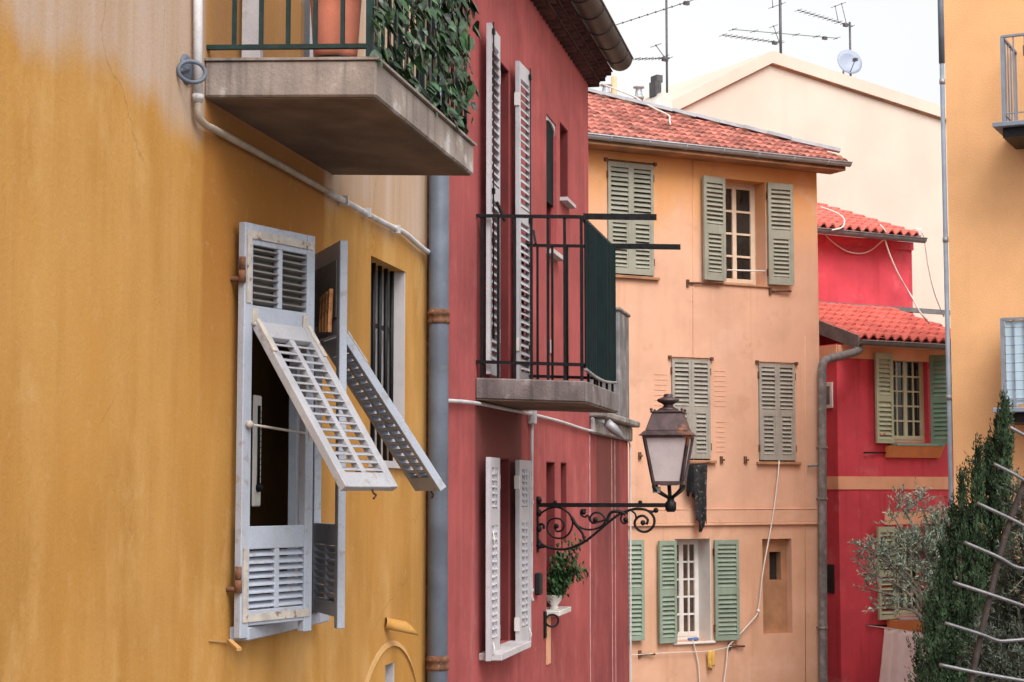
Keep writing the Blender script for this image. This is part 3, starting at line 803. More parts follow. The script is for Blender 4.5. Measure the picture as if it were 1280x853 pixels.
window(rh, *k2, .18, 1, 2, m_rose, m_glass, 1)
t = MB(); p = LW.p(684, 768, .01); t.box(p.x, p.x+.16, -.012, .002, p.z-.42, p.z); t.build('plaster_patch', m_trim_peach, rh)
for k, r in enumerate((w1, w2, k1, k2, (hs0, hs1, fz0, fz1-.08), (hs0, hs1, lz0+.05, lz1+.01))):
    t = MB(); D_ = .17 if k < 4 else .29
    t.box(r[1]-.008, r[1]-.001, .004 if k else .052, D_, r[2]+.002, r[3]-.002); t.box(r[0]+.001, r[1]-.009, .004 if k else .052, D_, r[3]-.008, r[3]-.002); t.build('reveal', m_deepred, rh)  # far and top reveals in a darker red than the wall
# shutters flat on the wall: french window (two louvred panels), lower window
def white_leaf(side, hs, z0, z1, kind):
    o, lf = shutter(rh, hs, -.065, side, 178, fw_, z0, z1, m_shut_w2, [(.04, .50), (.545, .95)] if kind == 'tall' else [(.10, .66, .06), (.745, .95, .06)], 1 if kind == 'tall' else 2, .05, .032, .062 if kind == 'tall' else .052, tilt=-55 if kind == 'tall' else -48, hm=m_white)
    return o, lf
for kind, z0, z1 in (('tall', fz0, fz1), ('low', lz0, lz1)):
    for side, hs in (('L', hs0), ('R', hs1)):
        o, lf = white_leaf(side, hs, z0, z1, kind)
        t = MB(); u = fw_-.06
        zc = z0+(z1-z0)*(.52 if kind == 'tall' else .45)
        if kind == 'tall':
            t.tube([lf.pt(u, -.026, z0+.25), lf.pt(u, -.026, z1+.02)], .005, 6)
            for z in (z0+.3, z0+.95, zc, z1-.05, z0+1.3): lf.box(t, u-.022, u+.022, -.036, -.017, z-.018, z+.018)
            t.bar(lf.pt(u, -.05, z0+1.22), lf.pt(u-.10, -.09, z0+1.10), .015, .02)
            t.build('espagnolette', m_iron, o)
        else:
            for z, l in (((z0+.12, .06), (zc+.25, .09)) if side == 'L' else ((z0+.12, .05),)):
                t = MB(); t.tube([lf.pt(u-.03, -.02, z), lf.pt(u-.03+l*.3, -.035, z-.05), lf.pt(u-.02, -.022, z-.09)], .004, 6)
                t.build('latch', m_white, o)
MB().box(hs0-.32, hs1+.05, -.16, .06, lz0-.005, lz0+.045).build('sill', m_reveal, rh, .005)
# balcony
o2 = .785
bs0 = LW.at(594, 485)[0]; bs1 = LW.at(773, 503, o2)[0]
bt = LW.at(728, 471, o2)[1]; bb = LW.at(733, 500, o2)[1]
bal2 = MB().box(bs0, bs1, -o2, 0, bb, bt).build('balcony', m_concrete2, rh, .01)
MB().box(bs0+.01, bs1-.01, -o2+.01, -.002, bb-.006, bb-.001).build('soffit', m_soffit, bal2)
r2 = MB(); ro2 = LW.at(722, 300, .76)
rt = LW.at(660, 266, .4)[1]; rb_ = LW.at(660, 452, .4)[1]; ry = .745
e0, e1 = bs0+.03, bs1-.04
for z in (rt, rb_):
    r2.bar((e0, 0, z), (e0, -ry, z), .03, .022)
    r2.bar((e1, 0, z), (e1, -ry, z), .03, .022)
    r2.bar((e0, -ry, z), (e1, -ry, z), .03, .022)
for i in range(0, 7):
    y = -.04-(ry-.04)*i/6
    r2.bar((e0, y, bt if i in (0, 6) or i % 2 else bt), (e0, y, rt), .018, .018)
    r2.bar((e1, y, bt), (e1, y, rt), .018, .018)
for i in range(1, 5): r2.bar((e0+(e1-e0)*i/5, -ry, bt), (e0+(e1-e0)*i/5, -ry, rt), .018, .018)
r2.build('railing', m_iron, bal2)
# drying arms
for e, px in ((e0, 820), (e1, 850)):
    ar = MB(); k = None
    # arm end: distance out where the pixel column is reached
    for d in [x*.01 for x in range(70, 200)]:
        s_, z_ = LW.at(px, 290, d)
        if k is None or abs(s_-e) < abs(k[0]-e): k = (s_, d)
    ar.bar((e, -ry-.015 if e == e0 else -ry+.1, rt+.004), (e, -k[1], rt+.004), .012, .042)
    n = 6
    for i in range(n):
        y = -ry-.05-(k[1]-ry-.08)*i/(n-1); ar.tube([(e-.015, y, rt+.004), (e+.03, y, rt+.004)], .006, 6)
    ar.build('drying_arm', m_iron, bal2)
# corrugated green screen on the long side
cs = MB(); n = 64; top = []; bot = []
for i in range(n+1):
    s = e0+.0+(e1-e0)*i/n; y = -ry-.026+(.009 if (i//2) % 2 else -.0)
    top.append((s, y, rt-.015)); bot.append((s, y, rb_-.03+ .03*math.sin(math.pi*i/n)*-1))
for i in range(n): cs.add([bot[i], bot[i+1], top[i+1], top[i]], [(0, 1, 2, 3)])
so = cs.build('screen', m_green_sheet, bal2)
md = so.modifiers.new('Solid', 'SOLIDIFY'); md.thickness = .004
ed = MB(); ed.tube([(b_[0], b_[1]-.004, b_[2]) for b_ in bot], .011, 6); ed.build('screen_edging', m_steel, so)
droop(bal2)
# eaves: stepped rows of half-round tiles
ga = sR0-.0; gb = sR1+.10; gn = MB(); steps = 3
for k in range(steps):
    o0 = .02+.06*k; zz = zEave-.02+.055*k
    gn.box(ga, gb+.02*k, -(o0+.09), .05, zz+.042, zz+.054)
    c = ga+.08
    while c < gb:
        prev = None
        vs = []; m_ = 6
        for yy in (-(o0+.085), .02):
            for i in range(m_+1):
                a = math.pi*i/m_
                vs.append((c-.062*math.cos(a), yy, zz+.041*math.sin(a)))
        fs = [(i, i+1, m_+2+i, m_+1+i) for i in range(m_)]
        gn.add(vs, fs, False)
        gn.box(c+.062, c+.082, -(o0+.08), .02, zz-.002, zz+.042)
        c += .144
gn.build('eave_tiles', m_genoise, rh, fix=False)
og = .02+.06*2+.09
gz = zEave-.02+.055*3+.12
gu = MB(); m_ = 10; gr = .125; cy = -(og+gr-.05)
prof = [(cy-gr*math.cos(math.pi*i/m_), gz-gr*math.sin(math.pi*i/m_)) for i in range(m_+1)]
ss_ = [ga + (gb+.05-ga)*i/60 for i in range(61)]
vs = []
for s in ss_:
    for (y, z) in prof: vs.append((s, y, z))
fs = []
for i in range(60):
    for k in range(m_): fs.append((i*(m_+1)+k, i*(m_+1)+k+1, (i+1)*(m_+1)+k+1, (i+1)*(m_+1)+k))
gu.add(vs, fs, True)
gu.poly([(ss_[-1], y, z) for y, z in prof])
s = ga+.3
while s < gb:
    gu.tube([(s, y+(y-cy)*.05, z-.004) for y, z in prof], .004, 5); s += .55
gu.tube([(ga, prof[0][0], gz), (ss_[-1], prof[0][0], gz)], .012, 6); gu.tube([(ga, prof[-1][0], gz), (ss_[-1], prof[-1][0], gz)], .012, 6)
gu.build('gutter', m_gutter_dk, rh, fix=False)

def tile_roof(fr_o, A, B, up, ncol, nrow, m, parent, name='roof', amp=.035, seg=5, clip=None, verge=None):
    """A,B eave ends, up = slope vector to the ridge; rows of round tiles laid in steps. clip(u,v) keeps a tile"""
    A, B, up = Vector(A), Vector(B), Vector(up)
    e = (B-A); n = e.cross(up).normalized()
    if n.z < 0: n = -n
    mb = MB()
    for r in range(nrow):
        for c in range(ncol):
            u0, u1 = c/ncol, (c+1)/ncol; v0, v1 = r/nrow, (r+1)/nrow
            if clip and not clip((u0+u1)/2, (v0+v1)/2): continue
            jit = random.uniform(-.004, .004); vs = []
            for v, lift in ((v0-.012, .036), (v1+.02/nrow, .0)):
                for i in range(seg+1):
                    f = i/seg; h = amp*(.5-.5*math.cos(2*math.pi*f))
                    vs.append(A+e*(u0+(u1-u0)*f)+up*v+n*(h+lift+jit))
            base = len(vs)
            for i in range(seg+1):
                f = i/seg; h = amp*(.5-.5*math.cos(2*math.pi*f))
                vs.append(A+e*(u0+(u1-u0)*f)+up*(v0-.012)+n*(h+jit+.004))
            fs = [(i, i+1, seg+2+i, seg+1+i) for i in range(seg)]
            fs += [(base+i, base+i+1, i+1, i) for i in range(seg)]
            mb.add(vs, fs, False)
    # boarding below the tiles
    if clip is None:
        mb.prism([A+n*-.002, B+n*-.002, B+up+n*-.002, A+up+n*-.002], n*-.06)
    return mb.build(name, m, parent, fix=False)
tile_roof(LW, (ga, -(og+.06), gz+.0), (gb, -(og+.06), gz), (0, 3.6, 1.15), 34, 11, m_tile_o, rh)
# conduits on the rose wall
cd = MB(); cd.tube(smooth_path([LW.p(552, 501, .025), LW.p(575, 502, .025), LW.p(600, 505, .025), LW.p(630, 511, .025), LW.p(660, 517, .025), LW.p(700, 527, .025), LW.p(735, 538, .025), LW.p(770, 545, .03), LW.p(784, 548, .03)], 5), .0135, 8)
cd.build('conduit', m_conduit, rh)
p = LW.p(665.5, 521, .03); jb = MB().box(p.x-.045, p.x+.045, -.06, 0, p.z-.06, p.z+.06).build('junction_box', m_conduit, rh, .006)
cd = MB(); cd.tube(smooth_path([LW.p(665, 525, .025), LW.p(664.5, 600, .025), LW.p(664, 700, .025), LW.p(664, 742, .025), LW.p(666, 752, .04)], 4), .014, 8)
for py in (628, 738): 
    q = LW.p(664.5, py, .025); cd.lathe(q-Vector((0, 0, .012)), [(.019, 0), (.019, .024)], 10)
cd.build('conduit', m_conduit, rh)
p = LW.p(669.5, 730, .0); MB().box(p.x-.06, p.x+.06, -.05, 0, p.z-.09, p.z+.09).build('meter_box', m_blackplastic, rh, .01)
p = LW.p(690, 776, .06); t = MB(); t.tube([p+Vector((.05*math.cos(a)*.5, -.05*math.cos(a), .05*math.sin(a))) for a in [2*math.pi*i/24 for i in range(24)]], .009, 7, closed=True); t.tube([p+Vector((-.025, .05, 0)), (p.x-.04, 0, p.z)], .012, 7)
t.box(p.x-.075, p.x-.02, -.02, 0, p.z-.14, p.z+.08)
t.build('wall_ring', m_iron, rh)
p = LW.p(688, 434, .0); MB().box(p.x-.03, p.x+.03, -.015, 0, p.z-.06, p.z+.06).build('vent', m_reveal, rh, .004)

# annex beyond the rose house
an = thing('rose_annex', 'low weathered rose red annex wall with coping and a mottled grey chimney block', 'annex', LW, (sR1+1, 0, 0))
sA1 = LW.at(785, 600)[0]; zA = LW.at(760, 528)[1]
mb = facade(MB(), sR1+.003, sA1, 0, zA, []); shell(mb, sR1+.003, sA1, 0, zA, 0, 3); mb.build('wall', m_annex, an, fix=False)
cp = MB(); cp.box(sR1+.006, sA1+.12, -.13, 3, zA+.002, zA+.07); cp.box(sR1+.006, sA1+.06, -.05, -.002, zA-.16, zA)
cpo = cp.build('coping', m_coping, an, .015)
pz = LW.at(772, 392)[1]; p0 = LW.at(770, 450, .02)[0]; p1 = LW.at(780.5, 450, .02)[0]
MB().box(p0, p1+.1, -.06, .35, zA+.071, pz).build('chimney', m_pillar, an, .012)
MB().box(p0-.02, p1+.12, -.08, .37, pz+.001, pz+.04).build('chimney_cap', m_coping, an, .012)
for px, w in ((737.5, .022), (765, .014), (769, .012)):
    p = LW.p(px, 700, .0); t = MB(); t.box(p.x-w, p.x+w, -.004, .004, 0, zA-.17); t.build('pale_streak', m_scar, an)
dpx = MB(); p = LW.p(787, 600, .03); dpx.tube(smooth_path([LW.p(784, 549, .03), LW.p(787.5, 556, .03), LW.p(788, 570, .03)], 4)+[LW.p(788.3, 853, .03), (LW.p(788.3, 853, .03).x, -.03, 0)], .011, 8); dpx.build('downpipe', m_conduit, an)
# camera-like spotlight under the coping
c0 = LW.p(757, 527, .14); sc_ = thing('spotlight', 'small grey floodlight under the grey coping of the low annex', 'spotlight', LW, c0)
t = MB(); ax = Vector((.25, -.35, -.35)).normalized(); t.lathe(c0+ax*.02, [(.0, 0), (.045, .0), (.05, .10), (.03, .19), (.012, .22), (.012, .26), (0, .262)], 14, axis=ax); t.build('housing', m_steel, sc_)
MB().bar(c0+Vector((0, .01, 0)), c0+Vector((-.02, .13, .02)), .03, .03).build('mount', m_steel, sc_)

# potted shrub in the niche
vb = Vector(((k1[0]+k1[1])/2-.02, -.03, k1[2]+.004))
ps_ = thing('potted_shrub', 'small green shrub in a white urn on a narrow rose house window sill', 'potted plant', LW, vb)
MB().lathe(vb, [(.035, 0), (.04, .01), (.03, .03), (.06, .07), (.075, .11), (.082, .115), (.07, .12), (.0, .115)], 18).build('urn', m_white, ps_)
lv = MB(); st = MB()
for i in range(14):
    a = random.uniform(0, 6.28); r = random.uniform(.02, .13); tip = vb+Vector((r*math.cos(a)*1.0+.03, r*math.sin(a)-.10, random.uniform(.25, .62)))
    pts = smooth_path([vb+Vector((0, 0, .11)), vb+Vector((.01, -.02, .22)), tip], 4); st.tube(pts, .004, 5)
    for p in pts[2:]:
        for j in range(8):
            c = p+Vector((random.gauss(0, .04), random.gauss(-.01, .04), random.gauss(0, .04)))
            ivy_leaf(lv, c, Vector((random.gauss(0, .6), -1, random.gauss(.4, .5))), Vector((random.gauss(0, .5), 0, 1)), random.uniform(.03, .055))
lv.build('leaves', m_leaf2, ps_, fix=False); st.build('stem', m_bark, ps_)

# ================================================================== lantern
sL = LW.at(671, 632)[0]
class PlaneN:
    """vertical plane through the arm: pixel -> local point"""
    def p(s, px, py):
        r = ray(px, py)
        q0 = LW.o + LW.t*sL
        k = (q0-EYE).dot(LW.t)/r.dot(LW.t)
        return LW.local(EYE+r*k)
PN = PlaneN()
base = PN.p(669, 650); base.y = 0
ln = thing('street_lantern', 'copper topped street lantern with frosted panes on a scrolled iron wall bracket', 'street lantern', LW, base)
def Z(x, y): return PN.p(650+x/4.06, 480+y/4.06)
arm0, arm1 = Z(78, 615), Z(765, 616)
arm = MB(); arm.bar((sL, 0, arm0.z), (sL, arm1.y, arm0.z), .028, .034)
for x in (178, 610):
    q = Z(x, 606); arm.ball((sL, q.y, arm0.z+.022), .018)
q = Z(765, 612); arm.lathe((sL, q.y, arm0.z-.055), [(.0, 0), (.03, .0), (.045, .02), (.045, .075), (.03, .09), (.028, .11)], 14)
arm.box(sL-.022, sL+.022, -.016, 0, Z(75, 855).z, Z(75, 580).z)
for y in (590, 655, 735, 820): arm.lathe((sL, 0, Z(75, y).z), [(.03, 0), (.03, .03), (.014, .04)], 10, axis=(0, -1, 0))
armo = arm.build('bracket', m_iron, ln)
def scroll(pts, r=.0085, ball=None, taper=False):
    P = smooth_path([Z(*p) for p in pts], 6)
    for v in P: v.x = sL
    t = MB(); t.tube(P, [r*(1-.5*i/len(P)) for i in range(len(P))] if taper else r, 7)
    if ball:
        b = Z(*ball); t.ball((sL, b.y, b.z), .022)
    t.build('scroll', m_iron, armo)
scroll([(78, 700), (95, 668), (140, 636), (192, 627), (245, 655), (268, 700), (252, 755), (215, 782), (170, 778), (140, 745), (142, 706), (165, 686), (202, 686), (224, 712), (214, 742), (186, 748), (176, 726)], ball=(185, 722))
scroll([(245, 652), (266, 685), (292, 718), (330, 738), (375, 738), (416, 720), (432, 690), (412, 660), (380, 654), (357, 675), (364, 704), (388, 706)], ball=(382, 690))
scroll([(122, 736), (118, 715), (98, 716), (86, 745), (92, 790), (130, 825), (200, 840), (262, 832), (330, 800), (400, 745), (450, 702), (500, 665), (548, 644), (600, 634), (652, 646), (681, 684), (674, 726), (640, 750), (602, 742), (582, 710), (595, 680), (625, 670), (648, 690), (642, 714)], r=.011, ball=(624, 705))
scroll([(78, 815), (95, 830), (125, 828)], ball=(85, 822)); scroll([(78, 660), (92, 655)], ball=(84, 660))
scroll([(440, 700), (452, 668), (470, 650), (512, 650), (536, 664)], .013)
scroll([(560, 640), (584, 660), (590, 690)], .008)
scroll([(548, 655), (520, 662), (512, 690), (528, 708), (550, 698)], ball=(537, 690))
scroll([(432, 690), (400, 700), (360, 700), (345, 668), (330, 676), (310, 664), (312, 642), (335, 640)], .008, ball=(322, 652))
scroll([(262, 680), (282, 712), (302, 738), (318, 762), (326, 790), (345, 800)], .016, taper=True)
scroll([(640, 640), (670, 650), (690, 642)], ball=(690, 642))
# lantern body
lc = PN.p(836, 607); lc.x = sL
lb = PN.p(837, 604).z; lt = PN.p(837, 546).z
lrot = Matrix.Rotation(R(0), 3, 'Z')
wt, wb_ = .178, .112
def LP(x, y, z): 
    v = lrot @ Vector((x, y, 0)); return Vector((sL+v.x, lc.y+v.y, z))
def frus(mb, w0, z0, w1, z1, cap=True):
    vs = [LP(x*w0, y*w0, z0) for x, y in ((-1, -1), (1, -1), (1, 1), (-1, 1))]+[LP(x*w1, y*w1, z1) for x, y in ((-1, -1), (1, -1), (1, 1), (-1, 1))]
    mb.add(vs, [(0, 1, 5, 4), (1, 2, 6, 5), (2, 3, 7, 6), (3, 0, 4, 7)]+([(3, 2, 1, 0), (4, 5, 6, 7)] if cap else []))
gl = MB(); frus(gl, wb_-.006, lb+.01, wt-.006, lt-.004); gl.build('panes', m_frost, ln)
fr_ = MB()
for x, y in ((-1, -1), (1, -1), (1, 1), (-1, 1)): fr_.bar(LP(x*wb_, y*wb_, lb), LP(x*wt, y*wt, lt), .022, .022)
for w, z, h in ((wb_, lb, .03), (wt, lt-.004, .02)):
    cs_ = [LP(x*w, y*w, z) for x, y in ((-1, -1), (1, -1), (1, 1), (-1, 1))]
    for i in range(4): fr_.bar(cs_[i], cs_[(i+1) % 4], .022, h)
fr_.build('frame', m_copper, ln)
rf = MB(); frus(rf, .216, lt+.004, .216, lt+.013); frus(rf, .210, lt+.013, .175, lt+.045); frus(rf, .17, lt+.045, .120, lt+.190); frus(rf, .132, lt+.190, .132, lt+.205); frus(rf, .09, lt+.205, .065, lt+.225)
for x, y in ((-1, -1), (1, -1), (1, 1), (-1, 1)): rf.ball(LP(x*.124, y*.124, lt+.217), .013)
rf.build('roof', m_copper, ln, .004)
MB().lathe(LP(0, 0, lt+.215), [(.085, 0), (.076, .012), (.045, .025), (.038, .04), (.047, .05), (.084, .068), (.092, .08), (.084, .092), (.045, .104), (.036, .112), (.040, .12), (.027, .132), (0, .135)], 24).build('finial', m_copper, ln)
cr = MB(); tip = Vector((sL, Z(765, 612).y, arm0.z+.05))
for x, y in ((-1, -1), (1, -1), (1, 1), (-1, 1)):
    a = LP(x*wb_, y*wb_, lb); mid = LP(x*.10, y*.10, lb-.055)
    cr.tube(smooth_path([a, mid, tip], 5), .013, 7)
cr.tube([tip+Vector((0, 0, -.05)), LP(0, 0, lb+.01)], .016, 8)
cr.build('cradle', m_iron, ln)
fx = MB(); c = LP(0, 0, lb-.03); fx.box(c.x-.10, c.x-.06, c.y+.06, c.y+.12, c.z-.05, c.z+.0); fx.lathe(LP(0, 0, lb-.02), [(.07, 0), (.085, .02)], 12); fx.build('ballast_box', m_greypipe, ln)

# ================================================================== peach house
ph = thing('peach_house', 'three storey peach house with grey green shutters and red tiled roof', 'house', ORF, (0, 0, 0))
sP0 = ORF.at(690, 400)[0]; sP1 = ORF.at(1025, 500)[0]
gE0 = ORF.p(700, 163, .42); gE1 = ORF.p(1062, 203, .42)
zG = ORF.at(735, 170, .42)[1]; zG2 = ORF.at(1058, 203, .42)[1]; zg = (zG+zG2)/2
zW = zg+.12
A = ORF.rect(759, 816, 201, 343); B = ORF.rect(904, 957, 223, 354); Cw = ORF.rect(839, 887, 448, 575); Dw = ORF.rect(948, 993, 454, 577)
Fw = ORF.rect(843, 889, 674, 803); Gw = ORF.rect(953.5, 990, 674, 793.5); Gs = ORF.rect(968, 982.5, 690.5, 726)
Ew = ORF.rect(735, 771, 674, 803)
holes = [(*A, .22), (*B, .32), (*Cw, .22), (*Dw, .22), (*Fw, .34), (*Gw, .12), (*Ew, .3)]
mb = facade(MB(), sP0, sP1, 0, zW, holes); shell(mb, sP0, sP1, 0, zW, 0, 5.5); mb.build('wall', m_peach, ph, fix=False)
def closed(par, r, m, panels, sp=.058):
    w = (r[1]-r[0])/2-.004
    for side, hs in (('L', r[0]+.003), ('R', r[1]-.003)):
        shutter(par, hs, -.012, side, random.uniform(0, 1.0), w, r[2]+.02, r[3]-.008, m, panels, 1, .045, .036, sp, tilt=53)
    t = MB(); t.box(r[0], r[1], .20, .22, r[2], r[3]); t.build('window', m_glass, par)
    t = MB(); t.tube([(r[0]-.03, -.035, r[3]+.012), (r[1]+.03, -.035, r[3]+.012)], .010, 6)
    for s in (r[0]-.03, r[1]+.03): t.box(s-.02, s+.02, -.045, .0, r[3]-.01, r[3]+.035)
    t.build('shutter_rail', m_rust, par)
    return MB().box(r[0]-.05, r[1]+.08, -.06, .1, r[2]-.045, r[2]-.003).build('sill', m_recess, par, .006)
closed(ph, A, m_shut_g, [(.055, .455, .03), (.525, .955)], .066)
closed(ph, Cw, m_shut_gr, [(.055, .455, .035), (.525, .965)], .060)
closed(ph, Dw, m_shut_gr, [(.055, .455, .035), (.525, .965)], .060)
# B
window(ph, B[0], B[1], B[2], B[3], .26, 1, 4, m_winframe, m_glass, 2, .05, .03, sill=(.05, .03, .03, m_recess))
for side, hs, w in (('L', B[0], ORF.at(904, 300)[0]-ORF.at(875, 300)[0]), ('R', B[1]+.01, ORF.at(989, 300)[0]-ORF.at(960, 300)[0])):
    shutter(ph, hs, -.045, side, 174, w, B[2]+.02, B[3]-.01, m_shut_g, [(.075, .45, .035), (.54, .94)], 1, .05, .04, .066, tilt=-53)
t = MB(); q = ORF.p(905, 341, -.24)
t.tube([(B[0]+.1, .2, B[2]+.22), (B[1]+.0, .02, B[2]+.22)], .012, 6); t.build('guard_bar', m_white, ph)
# F, E
wf = window(ph, Fw[0], Fw[1], Fw[2], Fw[3], .30, 2, 5, m_white, m_glass_br, 2, .05, .026, sill=(.04, .05, .035, m_white))
MB().box(Fw[1]-.012, Fw[1]-.001, .002, .298, Fw[2], Fw[3]).build('reveal', m_white, wf)
MB().box(Fw[0]+.001, Fw[0]+.012, .002, .298, Fw[2], Fw[3]).build('reveal', m_white, wf)
for side, hs, w in (('L', Fw[0], ORF.at(843, 740)[0]-ORF.at(820, 740)[0]), ('R', Fw[1]+.03, ORF.at(920, 740)[0]-ORF.at(892, 740)[0])):
    shutter(ph, hs, -.045, side, 174, w, Fw[2]+.0, Fw[3]-.02, m_shut_green, [(.05, .455), (.525, .955)], 1, .045, .04, .062, tilt=-53)
window(ph, *Ew, .26, 2, 5, m_white, m_glass_br, 2)
shutter(ph, Ew[1], -.045, 'R', 174, ORF.at(801, 740)[0]-ORF.at(771, 740)[0], Ew[2], Ew[3]-.02, m_shut_green, [(.05, .455), (.525, .955)], 1, .045, .04, .062, tilt=-53)
# cloth and bag on the lower sill
t = MB(); 
for i in range(5):
    c = Vector(((Fw[0]+Fw[1])/2+random.uniform(-.05, .18), .06+random.uniform(-.06, .06), Fw[2]+.03)); t.ball(c, random.uniform(.03, .05), 8, .6)
solo(t, 'blue_bundle', 'crumpled blue bundle left on the white window sill between green shutters', 'bundle', ORF, ((Fw[0]+Fw[1])/2, .05, Fw[2]), m_blue_thing)
# recess
gsl = MB(); facade(gsl, Gw[0], Gw[1], Gw[2], Gw[3], [(*Gs, .12)], y=.121); go = gsl.build('blind_recess', m_recess, ph, fix=False)
MB().box(Gs[0], Gs[1], .23, .235, Gs[2], Gs[3]).build('slot', m_dark, go)
# cornice
cz = ORF.at(900, 657)[1]
cn = MB(); cn.box(sP0, sP1+.012, -.045, -.002, cz, cz+.035); cn.box(sP0, sP1+.008, -.028, -.003, cz+.036, cz+.22); cn.box(sP0, sP1+.010, -.036, -.002, cz+.221, cz+.235)
cn.build('cornice', m_peach, ph, .006)
# traces of the old shutters pressed into the plaster
for x0, x1, y0, y1 in ((818, 833, 462, 520), (893, 907, 458, 508), (895, 906, 522, 565)):
    r = ORF.rect(x0, x1, y0, y1); t = MB(); n = round((r[3]-r[2])/.075)
    for i in range(n): 
        z = r[2]+(r[3]-r[2])*i/n; t.box(r[0], r[1], -.005, .002, z, z+.014)
    t.build('shutter_imprint', m_peach, ph)
for x, y0, y1 in ((866, 185, 660), (1006, 420, 853)):     # hairline cable runs
    t = MB(); t.tube([ORF.p(x, y0, .006), ORF.p(x+1, y1, .006)], .007, 5); t.build('thin_cable', m_peach, ph)
for (x0, y0, x1, y1) in ((860, 352, 876, 351), (962, 362, 988, 364), (845, 352, 960, 360)):
    pass
for x0, x1, y in ((800, 819, 818), (912, 931, 808), (963, 989, 364), (860, 903, 354), (902, 906, 575), (932, 936, 575), (800, 803, 570)):
    t = MB(); a = ORF.p(x0, y, .02); b = ORF.p(x1, y, .06); t.tube([a, b], .016, 6); t.tube([a, (a.x, 0.01, a.z)], .014, 6); t.box(a.x-.02, a.x+.02, -.03, 0, a.z-.05, a.z+.05); t.build('wall_bracket', m_rust, ph)
# roof
g0 = ORF.at(690, 165, .42)[0]; g1 = ORF.at(1060, 200, .42)[0]
pitch = .47
def on_roof(px, py):
    # meet the roof plane z = zg+.03 + pitch*(y+.36)
    r = ray(px, py); n_ = ORF.y
    # local: y = (P-o).y ; z = ...
    a0 = (EYE-ORF.o).dot(ORF.y); k = (EYE.z - (zg+.03) - pitch*(a0+.36))/(pitch*r.dot(ORF.y)-r.z)
    return ORF.local(EYE+r*k)
rA = Vector((g0, -.36, zg+.03)); rB = Vector((g1, -.36, zg+.03))
tl = on_roof(734, 119); tr = on_roof(990, 180)
yr = tl.y
upv = Vector((0, yr+.36, pitch*(yr+.36)))
# upper edge: line from tl to tr (the flashing), tiles kept below it
def edge_y(s):
    return tl.y + (s-tl.x)*(tr.y-tl.y)/(tr.x-tl.x)
endp = on_roof(1052, 194)
def edge2(s):
    if s <= tr.x: return edge_y(s)
    return max(-.36, tr.y+(s-tr.x)*(endp.y-tr.y)/(endp.x-tr.x))
ncol = int((g1-g0)/.125); 
Ymax = edge2(g0)+.1; upv = Vector((0, Ymax+.36, pitch*(Ymax+.36))); nrow = max(6, int(upv.length/.26))
roof = tile_roof(ORF, rA, rB, upv, ncol, nrow, m_tile_o, ph, amp=.03, clip=lambda u, v: (-.36+(Ymax+.36)*v) < edge2(g0+(g1-g0)*u)+.05)
# boarding and flashing
def rp(s, y, lift=0): return Vector((s, y, zg+.03+pitch*(y+.36)+lift))
bd = MB(); poly = [rp(g0, -.36), rp(g1, -.36), rp(endp.x, max(-.3, endp.y)), rp(tr.x, tr.y), rp(g0, edge2(g0))]
bd.prism([p+Vector((0, 0, -.01)) for p in poly], (0, 0, -.10)); bd.build('roof_boarding', m_recess, ph)
fl = MB(); pp = [rp(g0, edge2(g0)), rp(tr.x, tr.y), rp(endp.x, endp.y)]
N_ = 16
for i in range(N_):
    a = pp[0].lerp(pp[1], i/N_); b = pp[0].lerp(pp[1], (i+1)/N_-.0008)
    fl.bar(a+Vector((0, .02, .07+random.uniform(0, .012))), b+Vector((0, .02, .07)), .24, .05)
fl.bar(pp[1]+Vector((0, .03, .07)), pp[2]+Vector((0, .03, .07)), .14, .05)
fl.build('ridge_flashing', m_zinc, ph)
gt = MB(); m_ = 8; gr = .058; gy = -.36-gr*.6
prof = [(gy-gr*math.cos(math.pi*i/m_), zg+.01-gr*math.sin(math.pi*i/m_)) for i in range(m_+1)]
vs = [(s, y, z) for s in (g0, g1+.05) for y, z in prof]; gt.add(vs, [(k, k+1, m_+2+k, m_+1+k) for k in range(m_)], True)
gt.poly([(g1+.05, y, z) for y, z in prof]); gt.tube([(g0, prof[0][0], zg+.012), (g1+.05, prof[0][0], zg+.012)], .012, 6)
s = g0+.3
while s < g1: 
    gt.tube([(s, y, z-.004) for y, z in prof], .009, 5); s += .62
gt.build('gutter', m_zinc, ph, fix=False)
MB().box(g0, g1, -.36, .0, zg-.10, zg-.03).build('eave_board', m_recess, ph)
# chimneys and vents behind the ridge
CHF = Frame(ORF.o.x-ORF.t.y*4.2, ORF.o.y+ORF.t.x*4.2, .53)
def chp(px, py, d=0):
    v = CHF.p(px, py, d); return ORF.local(CHF.world(v))
def cowl(px, y0, y1, w):
    a = chp(px, y0); b = chp(px, y1); h = b.z-a.z
    t = MB(); a.z -= .8
    t.lathe(a, [(w*.9, 0), (w*.9, .8+h*.25), (w*1.05, .8+h*.27), (w*1.05, .8+h*.40), (w*.8, .8+h*.43), (w*.6, .8+h*.8), (w*.62, .8+h*.82), (w*1.15, .8+h*.86), (w*1.1, .8+h*.93), (w*.3, .8+h), (0, .8+h)], 16)
    o = t.build('chimney_cowl', m_zinc, ph)
cowl(757.5, 122, 105, .09); cowl(798.5, 130, 107, .085)
t = MB(); a = chp(767.5, 125); b = chp(767.5, 96); a.z -= .8; t.tube([a, b], .05, 12); t.build('chimney_pipe', m_trim_peach, ph)
t = MB(); a = chp(814, 140); b = chp(843, 140); c = chp(836, 116); d_ = chp(826, 118)
zlo = a.z-1.2
t.prism([(a.x, a.y, zlo), (b.x, a.y, zlo), (b.x-.05, a.y, c.z), (d_.x, a.y, c.z-.02), (a.x, a.y, a.z+.06)], (0, .5, 0)); cho = t.build('chimney', m_chim, ph)
